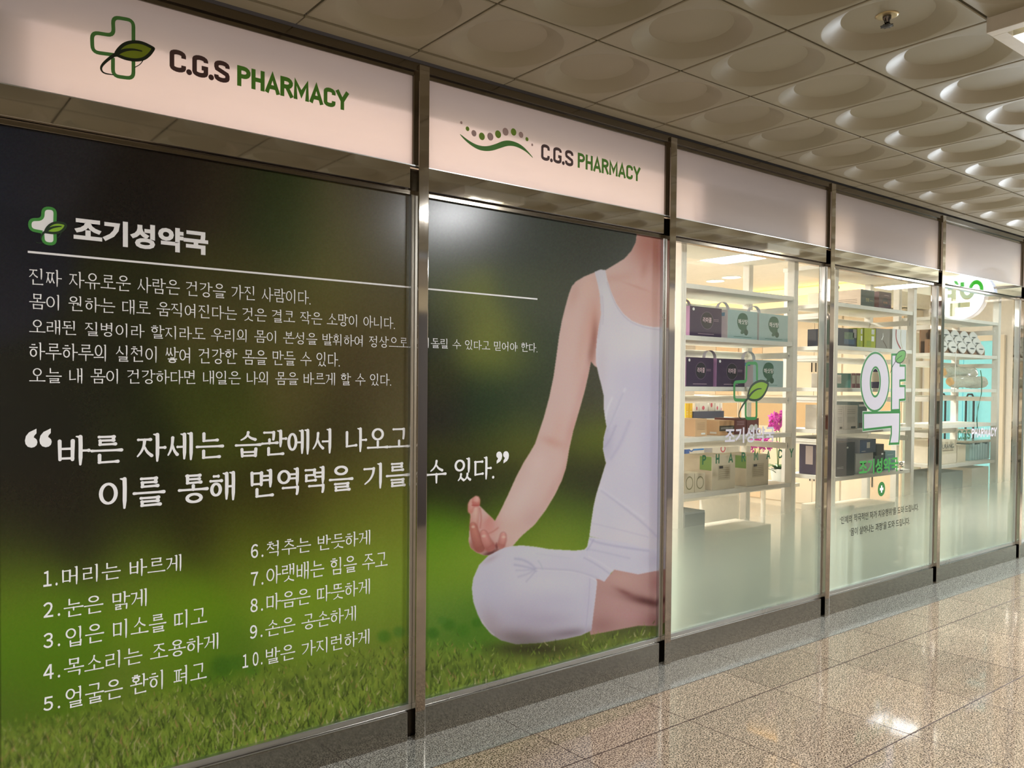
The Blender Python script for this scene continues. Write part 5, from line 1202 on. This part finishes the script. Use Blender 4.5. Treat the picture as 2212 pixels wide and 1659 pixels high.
PLA = mat('crinkled_clear_plastic', (186, 186, 168), .12, spec=.8, var=.25, scale=60); TAN = mat('tan_foam', (214, 172, 112), .7); DKG = mat('dark_grey_cloth', (70, 72, 76), .7)
def bundle(L, R, pyc, rr, y, m, lab, endm):
    a, b = onY(L, 815, y), onY(R, 815, y); x0, x1 = max(a[0], UN[2][0] + .05), min(b[0], UN[2][1] - .05); r = random.Random(int(L * 7 + rr * 1000)); z = SHZ[2] + pyc
    t = thing('wrapped_bundle', lab, 'bundle', ((x0 + x1) / 2, y, z), 'plastic wrapped bundles in the far window')
    mb = MB(); seg = 26; n = 22
    for i in range(n + 1):
        u = i / n; env = min(1, (min(u, 1 - u) * 7 + .35) ** .5)
        for k in range(seg):
            w = 2 * math.pi * k / seg; q = rr * env * (1 + .10 * math.sin(3 * w + 9 * u) * r.uniform(.4, 1) + r.uniform(-.05, .05)); mb.v.append((x0 + (x1 - x0) * u, y + q * math.cos(w), z + q * math.sin(w) * .9))
    for i in range(n):
        for k in range(seg): mb.f.append((i * seg + k, i * seg + (k + 1) % seg, (i + 1) * seg + (k + 1) % seg, (i + 1) * seg + k))
    mb.f.append(tuple(reversed(range(seg)))); mb.f.append(tuple(n * seg + k for k in range(seg))); mb.build('wrapping', m, t, smooth=True)
    MB().lathe([(0, -.004), (rr * .5, -.003), (rr * .62, .004), (rr * .6, .02)], (x0, y, z), 'x', 20).build('foam_end', endm, t, smooth=True)
bundle(2052, 2126, .064, .058, .235, PLA, 'wrapped tan roll in crinkled plastic lying at the front of the third shelf', TAN)
bundle(2036, 2112, .150, .060, .345, PLA, 'wrapped tan roll in crinkled plastic resting on top at the left', TAN)
bundle(2112, 2150, .050, .044, .40, DKG, 'dark grey wrapped bundle at the right end of the third shelf', DKG)
GJ = 'boxes on the fifth shelf of the far window'
t, g = cart(2035, 2066, 952, SHZ[4], .19, .25, CRM, CRMS, 'cream box with grey capital letters at the left of the fifth shelf', GJ); ftext(t, g, 'lettering', 'URANG', .0, .8, .66, .84, mat('grey_print', (90, 100, 100), .5), .008); lines(t, g, 'small_print', .05, .78, (.56,), .03, INK); fpatch(t, g, 'lower_flap', 0, 1, .0, .42, CRMS)
t, g = cart(2068, 2086, 962, SHZ[4], .2, .22, CRM, CRMS, 'plain cream box on the fifth shelf beside the wrapped packet', GJ)
t = thing('wrapped_packet', 'pale teal packet in clear plastic on the fifth shelf of the far window', 'packet', (0, 0, 0)); a, b = onY(2094, 1000, .22), onY(2138, 1000, .22); t.location = ((a[0] + b[0]) / 2, .3, SHZ[4]); w_ = b[0] - a[0]
bw = MB(); n = 8
for k in range(n): bw.box(a[0] + w_ * k / n + .003, a[0] + w_ * (k + 1) / n - .003, .22, .40, SHZ[4] + .0005, SHZ[4] + .15 + .012 * math.sin(k * 1.9))
bw.build('sheaf', mat('pale_teal_sheaf', (160, 190, 186), .4), t, bevel=.006); MB().box(a[0] - .004, b[0] + .004, .214, .406, SHZ[4] + .155, SHZ[4] + .18).build('plastic_top', PLA, t, bevel=.01)
t, g = cart(2034, 2078, 1022, .155, .2, .28, mat('slate_grey_card', (110, 116, 112), .6), None, 'slate grey carton on the bottom shelf at the left of the far window', None); fpatch(t, g, 'band', 0, 1, .5, .56, WHP)
t, g = cart(2098, 2134, 1012, .155, .2, .28, mat('white_carton', (232, 226, 212), .6), CRMS, 'tall white carton on the bottom shelf of the far window', None)
cd = MB().tube([tuple(onY(x, y, .13)) for x, y in ((2118, 800), (2121, 820), (2120, 850), (2113, 880), (2110, 905), (2112, 935))], .004, 8).build('cord', mat('green_cord', (40, 104, 60), .5), smooth=True); tag(cd, 'thin green cord hanging before the far shelves', 'cord')
cd = MB().tube([tuple(onY(x, y, .13)) for x, y in ((2066, 730), (2064, 790), (2062, 848))], .003, 8).build('cord', mat('white_cord', (236, 238, 236), .4), smooth=True); tag(cd, 'thin white cord hanging before the insoles', 'cord')

# a low gondola with boxes and two orchids deeper in the shop
gd = thing('gondola_shelf', 'white stepped display stand deeper in the shop, behind the brown cartons', 'display stand', (5.05, 1.1, 0))
for z in (1.315, 1.02, .72, .4): MB().box(4.36, 5.62, .95, 1.32, z - .025, z).build('shelf', WH, gd, bevel=.002)
for x in (4.34, 5.62): MB().box(x, x + .02, 0.95, 1.32, 0, 1.315).build('side_panel', WHU, gd)
GK = 'boxes on the display stand deeper in the shop'
YEL = mat('yellow_card', (246, 198, 32), .5)
for k, (L, R) in enumerate(((1481, 1488), (1489, 1496))):
    t, g = cart(L, R, 855, 1.315, .97, .16, YEL, YEL, ['yellow box at the left on the display stand', 'yellow box beside its twin on the display stand'][k], GK); lines(t, g, 'small_print', .3, .7, (.2, .3, .7), .03, WHP)
tr = thing('tray', 'dark blue tray of small white boxes on the display stand', 'tray', (5.2, 1.05, 1.315)); a, b = onY(1498, 880, .96), onY(1564, 880, .96)
MB().box(a[0], b[0], .96, .975, 1.3155, 1.37).box(a[0], b[0], 1.2, 1.215, 1.3155, 1.37).box(a[0], a[0] + .012, .975, 1.2, 1.3155, 1.37).box(b[0] - .012, b[0], .975, 1.2, 1.3155, 1.37).box(a[0], b[0], .97, 1.2, 1.3155, 1.325).build('tray_body', mat('navy_tray', (52, 58, 84), .35), tr)
PNK = mat('pink_dot_print', (214, 96, 110), .5)
for k, (L, R, top) in enumerate(((1501, 1510, 867), (1511, 1529, 865), (1531, 1544, 853), (1545, 1555, 866), (1556, 1560.5, 871))):
    t, g = cart(L, R, top, 1.3255, .985, .14, WC, WC, 'small white box with pink dot in the tray, ' + ['first from the left', 'second from the left', 'the tall one', 'just right of the tall one', 'last on the right'][k], GK); oval(t, g, 'dot', .45, .55, .16, .12, PNK)
BLU = mat('bright_blue_card', (70, 110, 190), .5)
t, g = cart(1481, 1521, 956, 1.02, .97, .2, WC, BLU, 'white box with blue bands on the second tier of the display stand', GK); fpatch(t, g, 'blue_band', .28, .98, .45, .8, mat('sky_blue_print', (70, 140, 220), .5)); fpatch(t, g, 'blue_corner', 0, .2, 0, 1, BLU, .001); oval(t, g, 'emblem', .3, .62, .14, .24, BLU, .0014); oval(t, g, 'emblem_centre', .3, .62, .09, .15, WHP, .0018)
t, g = cart(1539, 1569, 953, 1.02, .97, .2, WC, WC, 'white box with a red ring on the second tier of the display stand', GK); oval(t, g, 'ring', .75, .45, .18, .24, PNK, .001); oval(t, g, 'ring_centre', .75, .45, .11, .15, WHP, .0014); lines(t, g, 'small_print', .1, .6, (.8, .66), .05, mat('blue_print', (90, 130, 190), .5))
MAG = mat('magenta_petal', (206, 60, 170), .5, var=.15, scale=40); MAG2 = mat('pink_petal', (232, 130, 190), .5, var=.12, scale=40); STM = mat('orchid_stem', (84, 120, 50), .6); LEAFG = mat('orchid_leaf', (56, 96, 48), .4); POT = mat('white_pot', (236, 236, 230), .3)
stn = thing('plant_table', 'low white table under the orchids in the shop', 'table', (6.1, 1.15, 0))
MB().box(5.75, 6.55, .98, 1.34, .70, .73).build('table_top', WH, stn, bevel=.003)
for xx in (5.78, 6.49):
    for yy in (1.0, 1.29): MB().box(xx, xx + .03, yy, yy + .03, 0, .70).build('leg', WHU, stn)
blossom_me = None
def orchid(px, pyc, y, lab, m, seed, n, spread, rise):
    global blossom_me
    r = random.Random(seed); c = onY(px, pyc, y); x, z = c[0], c[2]
    t = thing('potted_orchid', lab, 'orchid', (x, y, .73), 'magenta orchids in the shop')
    MB().lathe([(0, .0005), (.05, .0005), (.062, .10), (.066, .11), (.058, .11), (.055, .09), (0, .085)], (x, y, .73), seg=24).build('pot', POT, t, smooth=True)
    for k in range(5):
        w = k * 1.26 + seed; mb = MB(); P = [(x + math.cos(w) * .03 * q, y + math.sin(w) * .03 * q, .82 + .05 * math.sin(q * .55)) for q in range(6)]; wd = [.012, .026, .032, .030, .02, .002]
        for q in range(5):
            nx_, ny_ = -math.sin(w), math.cos(w); p, p2 = P[q], P[q + 1]
            mb.quad((p[0] + nx_ * wd[q], p[1] + ny_ * wd[q], p[2] + .006), (p2[0] + nx_ * wd[q + 1], p2[1] + ny_ * wd[q + 1], p2[2] + .006), (p2[0], p2[1], p2[2]), (p[0], p[1], p[2])); mb.quad((p[0], p[1], p[2]), (p2[0], p2[1], p2[2]), (p2[0] - nx_ * wd[q + 1], p2[1] - ny_ * wd[q + 1], p2[2] + .006), (p[0] - nx_ * wd[q], p[1] - ny_ * wd[q], p[2] + .006))
        mb.build('leaf', LEAFG, t)
    stems = []
    for sgn in (-1, 1):
        P = [(x, y, .83), (x + sgn * .02, y, (.83 + z) / 2), (x + sgn * spread * .25, y + .01, z + rise * .6), (x + sgn * spread * .7, y, z + rise * .7), (x + sgn * spread, y - .02, z + rise * .1)]
        P = [tuple(p) for p in chaikin(P, 2)]; MB().tube(P, .004, 6).build('stem', STM, t, smooth=True); stems.append(P)
    if blossom_me is None:
        mb = MB()
        for k, (ln_, wd) in enumerate(((.034, .026), (.030, .030), (.034, .018), (.034, .018), (.030, .030))):
            w = math.pi / 2 + k * 2 * math.pi / 5; ux, uz = math.cos(w), math.sin(w); m0 = len(mb.v)
            pts = [(0, 0, 0)] + [(ux * ln_ * q - uz * wd * .5 * s_, -.006 + .01 * q * q, uz * ln_ * q + ux * wd * .5 * s_) for q, s_ in ((.35, -.8), (.7, -1), (1, -.35), (1, .35), (.7, 1), (.35, .8))]
            mb.v += pts; mb.f.append(tuple(range(m0, m0 + 7)))
        mb.lathe([(0, -.016), (.006, -.012), (.008, -.004), (.002, 0)], (0, 0, -.004), 'y', 8); bo = mb.build('blossom', m, t); blossom_me = bo.data; C.objects.unlink(bo); bpy.data.objects.remove(bo)
    for k in range(n):
        P = stems[k % 2]; p = P[int(len(P) * r.uniform(.45, .99))]
        b_ = bpy.data.objects.new('blossom', blossom_me); C.objects.link(b_); attach(b_, t); b_.matrix_parent_inverse = Matrix.Identity(4)
        b_.location = Vector((p[0] + r.uniform(-.05, .05), p[1] + r.uniform(-.05, .03), p[2] + r.uniform(-.06, .05))) - t.location
        b_.rotation_euler = (r.uniform(-.5, .5), r.uniform(-3, 3), r.uniform(-.9, .9)); q = r.uniform(.8, 1.15); b_.scale = (q, q, q)
orchid(1637, 962, 1.08, 'magenta orchid in flower, lower left of the two, behind the grey decal lettering', MAG, 3, 34, .15, .05)
orchid(1682, 912, 1.18, 'magenta orchid in flower, higher one of the two at the right', MAG, 8, 34, .12, .05)

# ------------------------------------------------------------------ film lettering and emblems on the clear windows
DY = GY - .0012
def decal(name, lab, px, py): P = onY(px, py, DY); return thing(name, lab, 'window decal', tuple(P), 'decals on the shop windows')
d = decal('cross_leaf_decal', 'green outlined cross with a leaf on the first clear window', 1614, 840)
emblem(d, DY, [[(1635, 822), (1635, 784.5), (1612.5, 784.5), (1612, 824), (1586, 825.5), (1586, 864), (1612, 864.5)], [(1610.6, 866), (1610.6, 904), (1634, 904), (1634, 864)]],
       [(1614.5, 861), (1616, 848), (1622, 834), (1634, 824.5), (1647, 822), (1659, 828), (1659, 832), (1655, 844), (1648, 856), (1638, 864), (1626, 865)], [(1617, 857), (1626, 846), (1636, 840), (1645, 839.5)],
       [(1616, 859), (1606, 872), (1598, 886), (1595.5, 896), (1597, 903), (1603, 905.5), (1610, 903)], [], GREEN_VINYL, LEAF_VINYL, DARKGREEN_VINYL, .019, .015)
d = decal('name_decal', 'pale grey pharmacy name lettering under the cross on the first clear window', 1620, 950)
text_px('lettering', '조기성약국', (1566, 926, 959), (1673, 920, 953), DY, GREY_VINYL, d, .03)
d = decal('word_decal', 'widely spaced dark green capital lettering on the first clear window', 1610, 990)
for ch, xa, xb, t_, b_ in zip('PHARMACY', (1517.2, 1546.1, 1573.9, 1602.1, 1628.6, 1655.7, 1681, 1705.6), (1525.5, 1554.4, 1583.5, 1610.3, 1638, 1664, 1689.5, 1714), (983.2, 981, 978.9, 977.2, 974.6, 972.4, 970.9, 968.7), (1003.9, 1001.7, 999.5, 997.4, 994.5, 991.9, 990.2, 988.2)):
    caps_px('letter', ch, (xa, t_, b_), (xb, t_ - .5, b_ - .5), DY, mat('deep_green_vinyl', (20, 84, 46), .45), d, stroke=.19)
# the big outlined letter
d = decal('big_letter_decal', 'big white outlined letter with a leaf on the second clear window', 1908, 860)
def oval_pts(cx, cy, rx, ry, n=40):
    c = onY(cx, cy, DY); a = (onY(cx + rx, cy, DY)[0] - onY(cx - rx, cy, DY)[0]) / 2; b = (onY(cx, cy - ry, DY)[2] - onY(cx, cy + ry, DY)[2]) / 2
    return [(c[0] + a * math.cos(2 * math.pi * q / n), c[2] + b * math.sin(2 * math.pi * q / n)) for q in range(n)]
bar = W2([(1926.4, 766), (1944, 766), (1944, 790), (1955.2, 790), (1955.2, 821), (1943.5, 822), (1943.5, 834), (1954.8, 834), (1954.8, 863), (1942.8, 864), (1942.8, 885.5), (1925.5, 886.5)], DY)
giy = W2([(1864.8, 892), (1943.5, 890.5), (1943, 930), (1941.3, 957.8), (1921.3, 958.5), (1925.2, 938), (1925.3, 921.8), (1864.8, 928.5)], DY)
ro, ri_ = oval_pts(1890.6, 825, 30.3, 62.5), oval_pts(1890.6, 825, 10.8, 32)
for nm, gw, m_, o_ in (('outer_edge', .025, mat('pale_edge_vinyl', (214, 222, 214), .45), .0002), ('green_outline', .018, GREEN_VINYL, .0006)):
    mb = MB(); mb.ribbon(bar, gw, DY - o_, closed=True).ribbon(giy, gw, DY - o_, closed=True).ribbon(ro, gw, DY - o_, closed=True).ribbon(ri_, gw, DY - o_, closed=True); mb.build(nm, m_, d)
mb = MB(); n = len(ro)
def shrink(a, b, k): return (a[0] * (1 - k) + b[0] * k, a[1] * (1 - k) + b[1] * k)
for q in range(n):
    q2 = (q + 1) % n; mb.v += [(p[0], DY - .0010, p[1]) for p in (shrink(ro[q], ri_[q], .06), shrink(ro[q2], ri_[q2], .06), shrink(ri_[q2], ro[q2], .06), shrink(ri_[q], ro[q], .06))]; mb.f.append(tuple(range(len(mb.v) - 4, len(mb.v))))
def inset(P, dd):
    P = [np.array(p) for p in P]; A = sum(P[i][0] * P[(i + 1) % len(P)][1] - P[(i + 1) % len(P)][0] * P[i][1] for i in range(len(P))); sg = 1 if A > 0 else -1; out = []
    for i, p in enumerate(P):
        a_, b_ = p - P[i - 1], P[(i + 1) % len(P)] - p; a_, b_ = a_ / np.hypot(*a_), b_ / np.hypot(*b_); na, nb = np.array([-a_[1], a_[0]]) * sg, np.array([-b_[1], b_[0]]) * sg; k = (na + nb); k = k / max(.35, (1 + na @ nb)); out.append(tuple(p + k * dd))
    return out
mb.poly(inset(bar, .008), DY - .0010).poly(inset(giy, .008), DY - .0010); mb.build('white_fill', GREY_VINYL, d, tri=True)
lf = chaikin(W2([(1933, 780), (1934.5, 768), (1941, 759), (1951, 756), (1956.5, 760), (1955, 772), (1949.5, 782), (1941, 785)], DY), 2, True)
MB().poly(lf, DY - .0014).build('leaf', mat('mid_leaf_green', (92, 156, 74), .45), d, tri=True)
mb = MB().ribbon(lf, .007, DY - .0018, closed=True); mb.ribbon(chaikin(W2([(1934, 781), (1940, 773), (1948, 768)], DY), 2), .005, DY - .0018); mb.ribbon(chaikin(W2([(1934, 781), (1927, 792), (1922.5, 806)], DY), 2), [.008] * 4 + [.004] * 4, DY - .0018) if False else mb.ribbon(chaikin(W2([(1934, 781), (1927, 792), (1922.5, 806)], DY), 2), .006, DY - .0018)
mb.build('leaf_outline', DARKGREEN_VINYL, d)
d = decal('name_decal', 'green pharmacy name lettering on the second clear window', 1898, 1008)
text_px('lettering', '조기성약국', (1855.7, 994, 1026.5), (1940.4, 986, 1018), DY, mat('bold_green_vinyl', (50, 150, 60), .45), d, .032)
text_px('particle_lettering', '은', (1942.6, 997.5, 1017), (1951.3, 997, 1016.5), DY, BLACK_VINYL, d, .004)
d = decal('plus_decal', 'green disc with a white plus on the second clear window', 1904, 1056)
c = onY(1904.2, 1056.4, DY); rr = (onY(1904.2, 1040.8, DY)[2] - onY(1904.2, 1072, DY)[2]) / 2
MB().poly([(c[0] + rr * math.cos(q * math.pi / 18), c[2] + rr * math.sin(q * math.pi / 18)) for q in range(36)], DY).build('disc', GREEN_VINYL, d)
MB().ribbon([(c[0] - rr * .5, c[2]), (c[0] + rr * .5, c[2])], rr * .36, DY - .0006).ribbon([(c[0], c[2] - rr * .5), (c[0], c[2] + rr * .5)], rr * .36, DY - .0006).build('plus', WHITE_VINYL, d)
d = decal('slogan_decal', 'two lines of small dark lettering low on the second clear window', 1898, 1130)
text_px('line_lettering', '‘인체의 적극적인 자가 치유행위’를 도와 드립니다.', (1814.5, 1115, 1131.5), (1984.3, 1090, 1103), DY, BLACK_VINYL, d, .006)
text_px('line_lettering', '‘몸이 살아나는 과정’을 도와 드립니다.', (1835.8, 1140.5, 1157), (1965.2, 1119.5, 1133), DY, BLACK_VINYL, d, .006)
d = decal('capitals_decal', 'green and white capital lettering on the far window', 2110, 938)
caps_px('lettering', 'C.G.S', (2069.5, 930, 950.5), (2096.3, 928, 948), DY, mat('deep_green_vinyl', (20, 84, 46), .45), d, stroke=.2, gap=.17, letter=.36)
caps_px('lettering', 'PHARMACY', (2099, 927, 947), (2153, 922, 941), DY, GREY_VINYL, d, stroke=.2, gap=.19, letter=.36)
